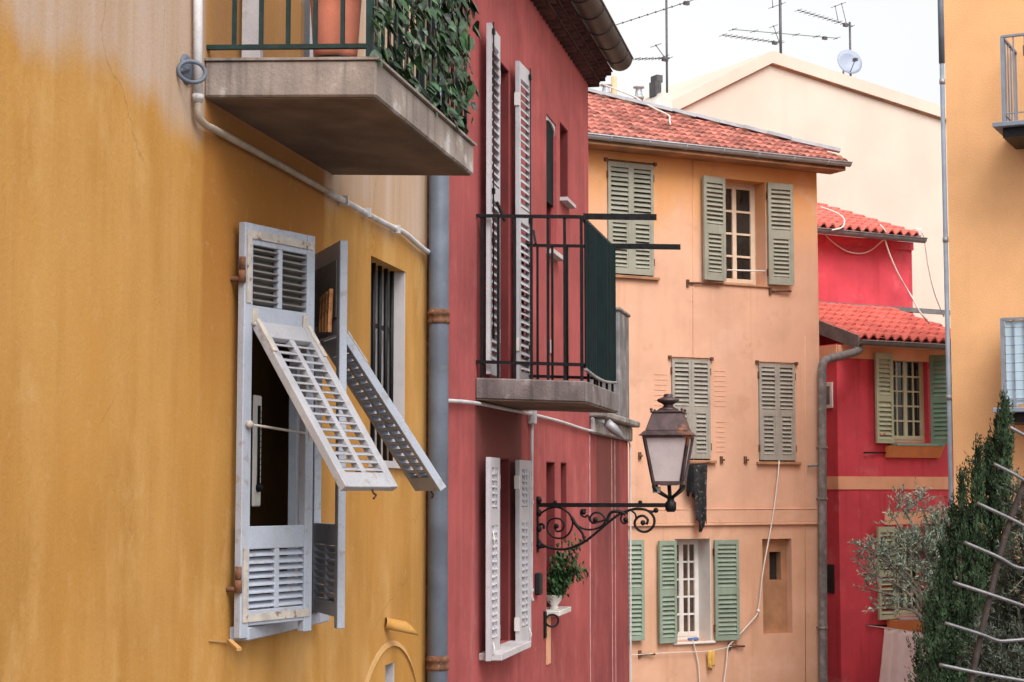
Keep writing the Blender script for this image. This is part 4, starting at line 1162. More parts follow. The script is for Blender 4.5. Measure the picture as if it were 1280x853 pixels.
t = MB(); a = chp(827, 112); t.box(a.x-.06, a.x+.06, a.y+.1, a.y+.3, c.z-.05, chp(827, 100).z); t.box(a.x-.03, a.x+.09, a.y+.1, a.y+.3, chp(827, 101).z, chp(827, 92).z); t.build('chimney_vent', m_mast, cho)
# downpipe at the right corner
dp = MB(); sx = ORF.at(1028, 600, .10)[0]
P = [ORF.local(CRF.world(CRF.p(1073, 432, .42)))]
e1_, e2_ = ORF.p(1060, 440, .10), ORF.p(1034, 446, .10)
P = [P[0], P[0]+Vector((0, 0, -.08)), ORF.p(1052, 445, -.3), ORF.p(1036, 449, .05), ORF.p(1028.5, 456, .12), ORF.p(1027.5, 480, .12)]
pts = smooth_path(P, 5)+[ORF.p(1029, 853, .12)]; e = pts[-1].copy(); e.z = 0; e.x = pts[-1].x; pts.append(e)
dp.tube(pts, .062, 14); dpo = dp.build('downpipe', m_greypipe, ph)
for py in (560, 624, 785):
    t = MB(); q = ORF.p(1028.5, py, .12); t.lathe(q-Vector((0, 0, .02)), [(.066, 0), (.074, .005), (.074, .035), (.066, .04)], 14); t.bar(q, q+Vector((-.02, .12, 0)), .02, .02)
    t.build('pipe_clip', m_greypipe, dpo)
t = MB(); q = ORF.p(1010, 583, .05); t.tube([q, ORF.p(1026, 581, .1)], .02, 6)
t.build('pipe_stay', m_greypipe, dpo)

# laundry and cords on the peach house
cb = ORF.p(872, 580, .12)
t = MB(); t.tube([ORF.p(855, 581, .12), ORF.p(888, 578, .12)], .008, 6); 
cl = thing('black_laundry', 'black clothes hanging on a line below the shutters behind the lantern', 'laundry', ORF, cb)
t.build('line', m_rust, cl)
def cloth(fr, top, bottom, amp, folds, d0, th=.02, seed=1, ragged=.0):
    """top/bottom: lists of pixels of equal length; folded hanging cloth"""
    rnd = random.Random(seed); m = MB(); nx, nz = 26, 14
    def lerp(L, u):
        x = u*(len(L)-1); i = min(int(x), len(L)-2); f = x-i
        return Vector(L[i]).lerp(Vector(L[i+1]), f)
    T = [fr.p(*p, d0) for p in top]; Bm = [fr.p(*p, d0) for p in bottom]
    ph_ = rnd.uniform(0, 6)
    rag = [rnd.uniform(-ragged, ragged) for _ in range(nx+1)]
    vs = []
    for j in range(nz+1):
        v = j/nz
        for i in range(nx+1):
            u = i/nx; p = lerp(T, u).lerp(lerp(Bm, u), v)
            p.y += -amp*(.3+.7*v)*math.sin(folds*6.28*u+ph_+v*.9)+rnd.uniform(-.004, .004)
            if j == nz: p.z += rag[i]
            vs.append(p)
    m.add(vs, [(j*(nx+1)+i, j*(nx+1)+i+1, (j+1)*(nx+1)+i+1, (j+1)*(nx+1)+i) for j in range(nz) for i in range(nx)], True)
    return m
c1 = cloth(ORF, [(856, 582), (870, 580), (882, 580)], [(858, 612), (868, 622), (880, 632)], .05, 3, .14, seed=3, ragged=.06).build('garment', m_black_cloth, cl)
c2 = cloth(ORF, [(868, 582), (876, 581), (885, 580)], [(872, 655), (877, 662), (884, 640)], .05, 2, .20, seed=5, ragged=.08).build('garment', m_lace, cl)
for o in (c1, c2): o.modifiers.new('S', 'SOLIDIFY').thickness = .012
cp_ = [(974, 576), (972, 600), (967, 640), (960, 680), (953, 720), (948, 762), (941, 775), (918, 800), (910, 810), (908, 830), (904, 860)]
t = MB(); t.tube(smooth_path([ORF.p(x, y, .06) for x, y in cp_], 5), .011, 6); t.ball(ORF.p(948, 764, .06), .028)
solo(t, 'hanging_cord', 'long pale cord hanging from the right middle shutters of the peach house', 'cord', ORF, ORF.p(974, 576, .06), m_cable)
cp_ = [(866, 800), (869, 812), (873, 830), (875, 860)]
t = MB(); t.tube(smooth_path([ORF.p(x, y, .05) for x, y in cp_], 5), .010, 6)
solo(t, 'hanging_cord', 'short pale cord dropping from the white lower window sill of the peach house', 'cord', ORF, ORF.p(866, 800, .05), m_cable)
t = MB(); t.tube(smooth_path([ORF.p(788, 819, .06), ORF.p(840, 816, .06), ORF.p(885, 814, .06), ORF.p(915, 808, .06)], 5), .006, 5)
solo(t, 'clothesline', 'thin clothesline strung under the green shuttered window between two brackets', 'clothesline', ORF, ORF.p(850, 816, .06), m_cable)
t = cloth(ORF, [(884, 814), (888, 814), (893, 813)], [(886, 834), (888, 836), (892, 830)], .03, 2, .07, seed=9, ragged=.03)
o = solo(t, 'yellow_rag', 'small yellow rag hanging on the thin clothesline', 'rag', ORF, ORF.p(888, 814, .07), m_yellow_cloth); o.modifiers.new('S', 'SOLIDIFY').thickness = .01
t = MB(); cpx = [(752, 112), (790, 127), (805, 136), (822, 145), (836, 152), (837, 158), (838, 163)]
t.tube(smooth_path([on_roof(x, y)+Vector((0, 0, .09)) for x, y in cpx], 5), .014, 6)
solo(t, 'roof_cable', 'white cable lying down the red tiles of the peach house roof', 'cable', ORF, on_roof(805, 136), m_cable)

# ================================================================== crimson house
ch = thing('crimson_house', 'bright crimson house with peach trim and stepped tile roofs between peach and apricot houses', 'house', CRF, (1, 0, 0))
sc0 = CRF.at(1048, 600)[0]; sc1 = CRF.at(1215, 600)[0]
ez = (CRF.at(1075, 428, .40)[1]+CRF.at(1180, 437, .40)[1])/2
zc = ez+.02
Hw = CRF.rect(1113, 1160, 444, 553); Iw = CRF.rect(1116, 1156, 660, 772)
mb = facade(MB(), sc0, sc1, 0, zc, [(*Hw, .2), (*Iw, .2)]); shell(mb, sc0, sc1, 0, zc, 0, 4); mb.build('wall', m_crimson, ch, fix=False)
def side_p(px, py):
    # point on the side wall x = sc0
    r = ray(px, py); k = ((CRF.o+CRF.t*sc0)-EYE).dot(CRF.t)/r.dot(CRF.t); return CRF.local(EYE+r*k)
# trims
MB().box(sc0-.02, sc1, -.045, -.002, ez-.20, ez).build('fascia', m_trim_peach, ch)
MB().box(sc0-.045, sc0-.002, -.045, 2.2, ez-.20, ez).build('fascia', m_trim_peach, ch)
z0, z1 = CRF.at(1110, 612)[1], CRF.at(1110, 596)[1]
MB().box(sc0-.012, sc1, -.014, -.002, z0, z1).build('string_course', m_trim_peach, ch)
MB().box(sc0-.012, sc0-.002, -.002, 2.2, z0, z1).build('string_course', m_trim_peach, ch)
wo = window(ch, *Hw, .10, 2, 5, m_paleframe, m_glass, 2, .05, .026)
r = CRF.rect(1106, 1172, 557.5, 572); sx = MB(); sx.prism([(r[0], -.16, r[3]), (r[0], -.06, r[2]), (r[0], -.002, r[2]), (r[0], -.002, r[3])], (r[1]-r[0], 0, 0)); sx.build('sill', m_trim_orange, wo)
MB().box(Hw[0]-.03, r[1], -.175, .1, r[3]+.002, r[3]+.04).build('sill_board', m_shut_sea, wo, .004)
wl = CRF.at(1113, 500)[0]-CRF.at(1090, 500)[0]
o, lf = shutter(ch, Hw[0], -.05, 'L', 174, wl, Hw[2]-.02, Hw[3]+.02, m_shut_pale, [(.04, .46, .0), (.53, .93, .02)], 1, .05, .04, .075, tilt=-60)
o, lf = shutter(ch, Hw[1]+.01, -.05, 'R', 116, wl, Hw[2]-.02, Hw[3]+.02, m_shut_sea, [(.05, .46), (.53, .94)], 1, .05, .04, .07, tilt=-60)
t = MB()
for px in (1100, 1105): 
    q = CRF.p(px, 543, .09); t.ball(q, .022, 8)
t.build('catch', m_tile_c, ch)
wo = window(ch, *Iw, .10, 2, 5, m_paleframe, m_glass, 2, .05, .026)
r = CRF.rect(1105, 1175, 640, 656); MB().box(r[0], r[1], -.03, -.002, r[2], r[3]).build('lintel', m_trim_peach, wo)
r = CRF.rect(1108, 1160, 775, 791); sx = MB(); sx.prism([(r[0], -.16, r[3]), (r[0], -.06, r[2]), (r[0], -.002, r[2]), (r[0], -.002, r[3])], (r[1]-r[0], 0, 0)); sx.build('sill', m_trim_orange, wo)
MB().box(Iw[0]-.02, Iw[1]+.02, -.16, .1, r[3]+.002, r[3]+.03).build('sill_board', m_zinc, wo)
for side, hs in (('L', Iw[0]), ('R', Iw[1])):
    shutter(ch, hs, -.05, side, 174, wl, Iw[2]-.02, Iw[3]+.02, m_shut_pale, [(.05, .46), (.53, .94)], 1, .05, .04, .07, tilt=-40)
for x0, x1, y in ((1080, 1107, 566), (1083, 1108, 782)):
    t = MB(); a = CRF.p(x0, y, .05); b = CRF.p(x1, y, .03); t.tube([a, b], .014, 6); t.tube([b, (b.x, 0, b.z)], .014, 6); t.build('wall_bracket', m_iron, ch)
# side wall details
a = side_p(1043, 706); b = side_p(1034, 741); t = MB(); t.box(sc0-.02, sc0-.001, min(a.y, b.y), max(a.y, b.y), b.z, a.z); t.build('slot', m_dark, ch)
a = side_p(1041.5, 478); b = side_p(1029, 511); t = MB(); t.box(sc0-.03, sc0-.001, min(a.y, b.y), max(a.y, b.y), b.z, a.z); mo = t.build('meter_cupboard', m_white, ch, .004)
t = MB(); t.box(sc0-.036, sc0-.031, min(a.y, b.y)+.05, max(a.y, b.y)-.05, b.z+.06, a.z-.06); t.build('door', m_greypipe, mo)
# lower roof
pc_ = .34
def lroof(px, py, z_e, y_e, pitch_):
    r = ray(px, py); a0 = (EYE-CRF.o).dot(CRF.y); k = (EYE.z-z_e-pitch_*(a0-y_e))/(pitch_*r.dot(CRF.y)-r.z); return CRF.local(EYE+r*k)
ra = CRF.at(1073, 424, .40)[0]; zr = ez+.07
top = lroof(1080, 386, zr, -.40, pc_)
D = top.y+.40
ncol = round((sc1-ra)/.185)
tile_roof(CRF, (ra, -.40, zr), (sc1, -.40, zr), (0, D, D*pc_), ncol, max(5, round(D*1.06/.36)), m_tile_c, ch, amp=.075, seg=8)
gt = MB(); gr = .07; gy = -.44-gr*.4
prof = [(gy-gr*math.cos(math.pi*i/8), zr-.03-gr*math.sin(math.pi*i/8)) for i in range(9)]
gt.add([(s, y, z) for s in (ra-.05, sc1) for y, z in prof], [(k, k+1, 10+k, 9+k) for k in range(8)], True); gt.poly([(ra-.05, y, z) for y, z in prof]); gt.tube([(ra-.05, prof[0][0], zr-.03), (sc1, prof[0][0], zr-.03)], .012, 6)
gt.build('gutter', m_gutter_gr, ch, fix=False)
vg = MB(); vg.prism([(ra-.03, -.46, zr-.17), (ra-.03, -.46, zr+.05), (ra-.03, D-.35, zr+D*pc_+.07), (ra-.03, D-.35, zr+D*pc_-.15)], (-.03, 0, 0)); vg.build('verge_board', m_gutter_gr, ch)
MB().box(ra-.02, sc1, -.38, 0, zr-.09, zr-.065).build('eave_board', m_trim_peach, ch)
# upper storey set back
yu = D-.42; sU0 = CRF.at(1000, 330, -yu)[0]; sU1 = CRF.at(1140, 330, -yu)[0]
zU = (CRF.at(1030, 290, -yu+.3)[1]+CRF.at(1145, 300, -yu+.3)[1])/2
mb = facade(MB(), sU0-1.2, sU1, 0, zU, [], y=yu); shell(mb, sU0-1.2, sU1, 0, zU, yu, yu+3); mb.build('upper_wall', m_crimson, ch, fix=False)
MB().box(sU0-1, sU1+2.2, yu-.08, yu-.003, zr+D*pc_-.02, zr+D*pc_+.06).build('flashing', m_gutter_gr, ch)
MB().box(sU0-1, sU1, yu-.05, yu-.002, zU-.14, zU).build('fascia', m_crimson, ch)
zr2 = zU+.05; y_e = yu-.32
top = lroof(1060, 254, zr2, y_e, pc_); D2 = max(.8, top.y-y_e)
ncol = round((sU1-sU0+1.2)/.20)
tile_roof(CRF, (sU0-1.2, y_e, zr2), (sU1-.14, y_e, zr2), (0, D2, D2*pc_), ncol, max(3, round(D2*1.06/.36)), m_tile_c, ch, 'upper_roof', amp=.08, seg=8)
gt = MB(); gr = .08; gy = y_e-.03-gr*.4
prof = [(gy-gr*math.cos(math.pi*i/8), zr2-.03-gr*math.sin(math.pi*i/8)) for i in range(9)]
gt.add([(s, y, z) for s in (sU0-1.2, sU1-.06) for y, z in prof], [(k, k+1, 10+k, 9+k) for k in range(8)], True); gt.poly([(sU1-.06, y, z) for y, z in prof]); gt.tube([(sU0-1.2, prof[0][0], zr2-.03), (sU1-.06, prof[0][0], zr2-.03)], .012, 6)
gt.build('gutter', m_gutter_gr, ch, fix=False)
fl = MB(); ys = y_e+D2
s = sU0-1.2
while s < sU1-.1:
    fl.box(s, min(s+1.0, sU1)-.01, ys-.06, ys-.02, zr2+D2*pc_+.02, zr2+D2*pc_+.30); s += 1.0
fl.box(sU0-1.2, sU1, ys-.10, ys, zr2+D2*pc_+.301, zr2+D2*pc_+.34)
fl.build('flashing', m_zinc, ch)
MB().box(sU1-.16, sU1-.02, y_e+.02, ys, zr2+.02, zr2+.17).build('verge_block', m_chim, ch, .02)
# cords on the crimson house
def cpt(px, py, d): return CRF.p(px, py, d)
t = MB(); dU = -yu+.06
t.tube(smooth_path([cpt(1100, 281, -yu+.45), cpt(1107, 290, -yu+.5), cpt(1106, 298, -yu+.35), cpt(1112, 318, -yu+.3), cpt(1124, 345, -yu+.3), cpt(1140, 372, -yu+.3), cpt(1150, 390, .2), cpt(1162, 405, .3)], 5), .015, 6)
t.ball(cpt(1105, 298, -yu+.35), .04, 8)
solo(t, 'dangling_cord', 'pale cord dangling from the upper crimson roof gutter to the tiles below', 'cord', CRF, cpt(1107, 290, -yu+.5), m_cable)
t = MB(); t.tube(smooth_path([cpt(1104, 300, -yu+.34), cpt(1090, 312, -yu+.1), cpt(1076, 317, -yu+.05), cpt(1058, 314, -yu+.05), cpt(1040, 302, -yu+.05), cpt(1028, 290, -yu+.1)], 5), .012, 6)
solo(t, 'slack_cord', 'slack pale cord looping across the upper crimson wall', 'cord', CRF, cpt(1076, 317, -yu+.05), m_cable)
t = MB(); t.tube(smooth_path([cpt(1026, 259, -yu+.0), cpt(1045, 266, -yu+.0), cpt(1055, 274, -yu+.35), cpt(1053, 284, -yu+.50), cpt(1040, 288, -yu+.5)], 5), .014, 6)
solo(t, 'coiled_cord', 'pale cord curling over the salmon tiles of the upper crimson roof', 'cord', CRF, cpt(1050, 272, -yu+.3), m_cable)
t = MB(); t.tube(smooth_path([cpt(1148, 288, -yu-.2), cpt(1155, 296, -yu-.2), cpt(1160, 330, -yu-.2), cpt(1168, 365, -yu-.2), cpt(1180, 396, -yu-.2)], 5), .015, 6)
solo(t, 'wall_cord', 'pale cord running down the cream wall right of the crimson upper storey', 'cord', CRF, cpt(1155, 296, -yu-.2), m_cable)
# pink sheet on the line
t = cloth(CRF, [(1106, 785), (1122, 788), (1155, 793), (1175, 794)], [(1098, 880), (1120, 884), (1155, 884), (1178, 884)], .05, 5, .35, seed=12)
o = solo(t, 'pink_sheet', 'pale pink sheet hanging under the lower crimson house window', 'sheet', CRF, cpt(1120, 790, .35), m_pink_cloth); o.modifiers.new('S', 'SOLIDIFY').thickness = .008
t = MB(); t.tube(smooth_path([cpt(1083, 782, .05), cpt(1106, 785, .35), cpt(1175, 794, .35), cpt(1215, 790, .1)], 4), .008, 5)
solo(t, 'washing_line', 'thin washing line holding the pale pink sheet', 'clothesline', CRF, cpt(1120, 788, .35), m_cable)

# ================================================================== cream house
cm = thing('cream_house', 'large windowless cream gable wall rising behind the red roofs', 'house', CMF, (0, 0, 0))
ap = CMF.p(962, 80); L1 = CMF.p(840, 141); Rr = CMF.p(1180, 150)
sl = (ap.z-L1.z)/(ap.x-L1.x); sr = (ap.z-Rr.z)/(Rr.x-ap.x)
xl = ap.x-6.5; xr = ap.x+8.5
gp = [(xl, 0, 0), (xr, 0, 0), (xr, 0, ap.z-sr*(xr-ap.x)), (ap.x, 0, ap.z), (xl, 0, ap.z-sl*(ap.x-xl))]
MB().prism(gp, (0, 9, 0)).build('wall', m_cream, cm)
def rake(h0, h1, y0, y1, name, m):
    t = MB()
    t.prism([(xl, y0, gp[4][2]+h0), (ap.x, y0, ap.z+h0), (ap.x, y0, ap.z+h1), (xl, y0, gp[4][2]+h1)], (0, y1-y0, 0))
    t.prism([(xr, y0, gp[2][2]+h0), (ap.x, y0, ap.z+h0), (ap.x, y0, ap.z+h1), (xr, y0, gp[2][2]+h1)], (0, y1-y0, 0))
    return t.build(name, m, cm)
hb = CMF.at(962, 65)[1]-ap.z
rake(.0, hb, -.10, 9, 'verge', m_cream)
rake(-.03, .0, -.045, -.002, 'verge_shadow_strip', m_recess)  # brown strip stands in for the shadow line under the verge
t = MB(); s = ap.x-.1
for i in range(9): t.ball((ap.x+.15+i*.42, .12, ap.z+hb-sr*(.15+i*.42)), .05, 8)
t.build('roof_tiles', m_chim, cm)
# ------- aerials
def mast(name, label, fr, px, y0, y1, d, r, items, m=m_mast):
    b = fr.p(px, y0, d); tp_ = fr.p(px, y1, d); tp_.x = b.x
    o = thing(name, label, 'tv aerial', fr, b)
    MB().tube([b+Vector((0, 0, -.5)), tp_], r, 8).build('mast', m, o)
    for it in items:
        kind, x0, yy0, x1, yy1, nel, el = it
        a = fr.p(x0, yy0, d); c = fr.p(x1, yy1, d); t = MB()
        t.tube([a, c], .007, 6)
        dr = (c-a).normalized()
        for i in range(nel):
            p = a.lerp(c, i/(max(1, nel-1))); L_ = el*(.6+.4*i/max(1, nel-1))
            t.tube([p+Vector((.12, L_, .05)), p-Vector((.12, L_, .05))], .006, 5)
            t.ball(p, .018, 6)
        t.build('boom' if kind == 'b' else 'reflector', m, o)
        if kind == 'b':
            q = a.lerp(c, .88); t = MB(); t.obb(q+Vector((0, 0, -.02)), (.05, 0, 0), (0, .03, 0), (0, 0, .03)); t.build('dipole_box', m, o)
    return o, b, tp_
AF = CHF
mast('tv_aerial', 'tall thin mast with slanting aerial boom above the red tiled peach roof', AF, 834, 138, -14, -.3, .02, [('b', 768, 32, 870, -1, 11, .10), ('b', 795, 74, 836, 73, 6, .06), ('r', 820, 57, 830, 71, 2, .02)])
MF = Frame(CMF.o.x-CMF.t.y*1.0, CMF.o.y+CMF.t.x*1.0, .57)
mast('tv_aerial', 'dark mast with two crossing aerial booms on the cream gable peak', MF, 976, 70, -14, -.0, .028, [('b', 904, 44, 977, 54, 12, .05), ('b', 916, 37, 1046, 48, 6, .03), ('r', 967, 33, 974, 53, 2, .02), ('r', 965, -4, 966, 9, 2, .02), ('r', 966, 9, 977, 5, 2, .02)])
mast('tv_aerial', 'short mast with a drooping aerial boom above the satellite dish', MF, 1063, 76, 28, -.0, .022, [('b', 998, 13, 1065, 33, 13, .05), ('r', 1052, 5, 1058, 30, 2, .02), ('r', 1044, 8, 1048, 28, 2, .02)])
db = MF.p(1062, 84, .1)
ds_ = thing('satellite_dish', 'round pale satellite dish on the cream roof slope', 'satellite dish', MF, db)
c = MF.p(1061.5, 78, .25); ax = Vector((-.25, -1, .25)).normalized(); rr = 17.5*34.5/2200
MB().lathe(c, [(0.001, .06), (rr*.35, .05), (rr*.7, .025), (rr, -.02), (rr*1.01, -.028), (rr*.7, .012), (rr*.3, .035), (.001, .045)], 32, axis=-ax).build('dish', m_dish, ds_)
t = MB(); low = c+Vector((0, 0, -rr*.9)); f = c+ax*.28+Vector((0, -.0, -.08)); t.tube([low, f], .010, 6); t.obb(f, (.03, 0, 0), (0, .05, 0), (0, 0, .03)); t.build('feed_arm', m_mast, ds_)
t = MB(); t.tube([c-ax*.08, db+Vector((0, .2, -.05)), db+Vector((0, .2, -.8))], .022, 8); t.build('mount', m_mast_lt, ds_)

# ================================================================== apricot house
ah = thing('apricot_house', 'tall apricot house at the right edge with two iron balconies', 'house', APF, (2, 0, 0))
sa0 = APF.at(1188, 400)[0]; sa1 = sa0+7
mb = facade(MB(), sa0, sa1, 0, 10.9, []); shell(mb, sa0, sa1, 0, 10.9, 0, 6); mb.build('wall', m_apricot, ah, fix=False)
t = MB(); q = APF.at(1182.5, 400, .0)[0]; q = sa0-.035
t.tube([(q, -.01, 0), (q, -.01, APF.at(1182, 78)[1])], .028, 10); pp_ = t.build('downpipe', m_bal_grey, ah)
t = MB(); t.tube([(q+.0, -.01, APF.at(1182, 79)[1]), (q, -.01, 10.9)], .036, 10); t.build('upper_pipe', m_bluegrey, pp_)
for py in (102, 300, 497):
    t = MB(); t.lathe((q, -.01, APF.at(1182, py)[1]-.03), [(.036, 0), (.036, .06)], 10); t.build('pipe_clip', m_steel, pp_)
od = .85
def ap_balcony(ytop, ybot, yslab0, yslab1, screen):
    # front-left corner pixel columns
    s0 = APF.at(1241, yslab0, od)[0]; s1 = s0+3.2
    zt, zb = APF.at(1250, ytop, od)[1], APF.at(1241, yslab0, od)[1]
    b = MB().box(s0, s1, -od-.03, 0, zb-.055, zb).build('balcony', m_bal_grey, ah, .006)
    MB().box(s0+.10, s1-.1, -od+.06, -.002, zb-.17, zb-.057).build('balcony_beam', m_iron, b)
    r = MB(); e0 = APF.at(1253, ytop+40, od)[0]; e1 = s1-.05; y = -od+.02
    r.bar((e0, 0, zt), (e0, y, zt), .035, .025); r.bar((e0, y, zt), (e1, y, zt), .045, .025)
    r.bar((e0, 0, zb+.10), (e0, y, zb+.10), .02, .012); r.bar((e0, y, zb+.10), (e1, y, zb+.10), .02, .012)
    for i in range(5): r.bar((e0, y*i/5, zb), (e0, y*i/5, zt), .016, .016)
    r.bar((e0, y, zb), (e0, y, zt), .035, .04)
    n = 24
    for i in range(1, n): r.bar((e0+(e1-e0)*i/n, y, zb), (e0+(e1-e0)*i/n, y, zt), .016, .016)
    r.build('railing', m_bal_grey, b)
    if screen:
        t = MB(); t.box(e0+.03, e1, y+.025, y+.03, zb+.04, zt-.02); t.box(e0+.01, e0+.016, y+.03, -.05, zb+.04, zt-.02)
        t.build('screen', m_blue_sheet, b)
        w = MB()
        for i in range(1, 9): w.tube([(e0, y-.012, zb+.1+(zt-zb-.1)*i/9), (e1, y-.012, zb+.1+(zt-zb-.1)*i/9)], .003, 4)
        w.build('wire', m_bal_grey, b)
    else:
        t = MB(); q = APF.at(1281, 63, od)[0]; t.box(q-.03, q+.3, y+.03, y+.15, zt-.24, zt-.12); t.build('letter_tray', m_blackplastic, b)
ap_balcony(46, 150, 154, 160, False)
ap_balcony(399, 505, 510, 514, True)

# ================================================================== plants
def WP(px, py, Y):
    r = ray(px, py); return EYE+r*(Y/r.y)
def olive_leafs(mb, tip, d, n, ln, rnd):
    d = d.normalized(); u = d.orthogonal().normalized(); v = d.cross(u); L_ = n*.5*ln*.55
    for i in range(n):
        f = i/n; p = tip+d*L_*f; a = rnd.uniform(0, 6.28)
        ld = (d*.75+(u*math.cos(a)+v*math.sin(a))*.8+Vector((0, 0, .15))).normalized()
        l = ln*rnd.uniform(.7, 1.2); w = ld.cross(Vector((rnd.gauss(0, 1), rnd.gauss(0, 1), rnd.gauss(0, 1)))).normalized()*l*.13
        nn = ld.cross(w).normalized()*l*.04
        mb.add([p, p+ld*l*.45+w+nn, p+ld*l, p+ld*l*.45-w+nn], [(0, 1, 2), (0, 2, 3)])
def olive(label, Y, trunk_px, blobs, nspr, ln, m, seed, name='olive_tree', gr=None):
    rnd = random.Random(seed)
    b = WP(*trunk_px, Y); b.z = 0
    o = thing(name, label, 'olive tree', WF, b)
    br = MB(); lv = MB()
    zt = WP(trunk_px[0], trunk_px[1], Y).z
    trunk = smooth_path([b, b+Vector((.05, .03, zt*.35)), b+Vector((-.04, .0, zt*.7)), b+Vector((.02, 0, zt))], 5)
    br.tube(trunk, [.075*(1-.6*i/len(trunk)) for i in range(len(trunk))], 9)
    for (px, py, rx, rz, wgt, dz) in blobs:
        c = WP(px, py, Y+dz); sx = rx/F*Y; sz = rz/F*Y
        br.tube(smooth_path([b+Vector((0, 0, zt*.8)), (b+Vector((0, 0, zt))).lerp(c, .5)+Vector((0, 0, -.05)), c], 4), [.022-.0016*i for i in range(9)], 6)
        for k in range(int(nspr*wgt)):
            a = rnd.uniform(0, 6.28); rr_ = math.sqrt(rnd.random()); q = Vector((math.cos(a)*rr_*sx, rnd.gauss(0, .45)*sx, math.sin(a)*rr_*sz))
            tip = c+q; d = Vector((q.x/sx*.5+rnd.gauss(0, .5), q.y/sx*.4+rnd.gauss(0, .5), .55+q.z/sz*.4+rnd.gauss(0, .5)))
            st_ = c+q*.45
            if k % 3 == 0: br.tube([st_, tip+d.normalized()*.1], .004, 4, caps=False)
            olive_leafs(lv, tip, d, rnd.randint(8, 15), ln, rnd)
    br.build('trunk', m_bark, o); lv.build('crown', m, o, fix=False)
olive('small silvery olive tree in front of the crimson house lower window', 17, (1196, 770),
      [(1136, 690, 34, 22, .40, 0), (1100, 690, 16, 13, .13, 0), (1083, 684, 9, 6, .06, 0), (1088, 716, 9, 10, .10, 0), (1086, 736, 6, 5, .03, 0), (1130, 636, 9, 18, .10, 0), (1152, 632, 8, 16, .10, 0), (1118, 648, 7, 7, .04, 0),
       (1178, 682, 22, 34, .55, 0), (1148, 738, 34, 22, .17, 0), (1108, 760, 12, 10, .07, 0), (1176, 655, 9, 14, .12, 0), (1172, 730, 18, 26, .25, 0), (1120, 722, 24, 16, .12, 0), (1178, 690, 16, 30, .35, 0)], 270, .044, m_olive, 4)
olive('bushy dark olive tree behind the spiked guard at the lower right', 11.5, (1290, 860),
      [(1284, 650, 14, 26, .30, .1), (1290, 705, 30, 38, .8, 0), (1268, 740, 14, 22, .35, .1), (1252, 785, 14, 22, .40, .2), (1274, 800, 32, 44, 1.5, .2), (1232, 818, 12, 22, .30, 0), (1290, 830, 40, 40, .9, 0), (1278, 622, 8, 20, .14, 0), (1245, 845, 22, 20, .6, 0)], 290, .040, m_olive2, 8)
# cypress: several pointed leaders of the one tree
cb = WP(1215, 853, 13.6); cb.z = 0
cy = thing('cypress_tree', 'dark green cypress with pointed leaders before the apricot house', 'cypress', WF, cb)
rnd = random.Random(21); cv = MB(); tk = MB()
tk.tube([cb, cb+Vector((.06, 0, 2.2)), cb+Vector((.12, 0, 3.6))], [.08, .06, .03], 8)
def leader(px, ytop, ybot, wbot, Y, n, lean=0):
    top = WP(px, ytop, Y); bot = WP(px+lean, ybot, Y); W = wbot/F*Y
    tk.tube([bot.lerp(top, .0), bot.lerp(top, .8)], [.03, .006], 6)
    def prof(t): return min(1, (t*(bot-top).length/(W*9))**.7)
    def leaflet(p, d, l):
        w = d.cross(Vector((rnd.gauss(0, 1), rnd.gauss(0, 1), rnd.gauss(0, .3)))).normalized()*l*.2
        cv.add([p-w*.4, p+d*l*.5+w, p+d*l, p+d*l*.45-w], [(0, 1, 2, 3)])
    for k in range(int(n*.22)):          # dense inner shoots
        t = rnd.random()**.9; a = rnd.uniform(0, 6.28); r = W*prof(t)*.8*math.sqrt(rnd.random())
        leaflet(top.lerp(bot, t)+Vector((math.cos(a)*r, math.sin(a)*r, 0)), Vector((rnd.gauss(0, .25), rnd.gauss(0, .25), 1)).normalized(), rnd.uniform(.04, .08))
    for k in range(int(n*.034)):         # flame shaped sprays
        t = rnd.random()**.9; a = rnd.uniform(0, 6.28); r = W*prof(t)*rnd.uniform(.55, 1.12)
        p = top.lerp(bot, t)+Vector((math.cos(a)*r, math.sin(a)*r, 0)); sl_ = rnd.uniform(.10, .30)*(.6+.4*min(1, t*4))
        d = Vector((math.cos(a)*.16+rnd.gauss(0, .10), math.sin(a)*.16+rnd.gauss(0, .10), 1)).normalized(); sr_ = rnd.uniform(.012, .030)
        e1 = d.orthogonal().normalized(); e2 = d.cross(e1)
        for q in range(42):
            f = rnd.random()**1.2; b2 = rnd.uniform(0, 6.28); rr2 = sr_*(1-f)**.7*math.sqrt(rnd.uniform(.2, 1))*(1 if f > .15 else f/.15)
            od = e1*math.cos(b2)+e2*math.sin(b2)
            leaflet(p+d*sl_*f+od*rr2, (d+od*rnd.uniform(.1, .75)).normalized(), rnd.uniform(.012, .030))
for args in ((1256, 506, 900, 14, 13.6, 8000, -4), (1246, 530, 900, 15, 13.75, 4500, -6), (1222, 568, 900, 14, 13.5, 6000, -6), (1236, 560, 900, 17, 13.8, 5000, -6), (1203, 597, 900, 12, 13.5, 4200, -6), (1191, 636, 900, 10, 13.6, 2600, -8), (1178, 690, 920, 14, 13.5, 3600, -8), (1212, 650, 900, 24, 13.8, 6000, -6), (1161, 754, 930, 11, 13.5, 1800, -4), (1148, 806, 930, 7, 13.5, 600, 0), (1186, 740, 920, 26, 13.7, 5000, -4), (1170, 790, 930, 16, 13.6, 2000, -2)):
    leader(*args)
cv.build('crown', m_cyp, cy, fix=False); tk.build('trunk', m_bark, cy)

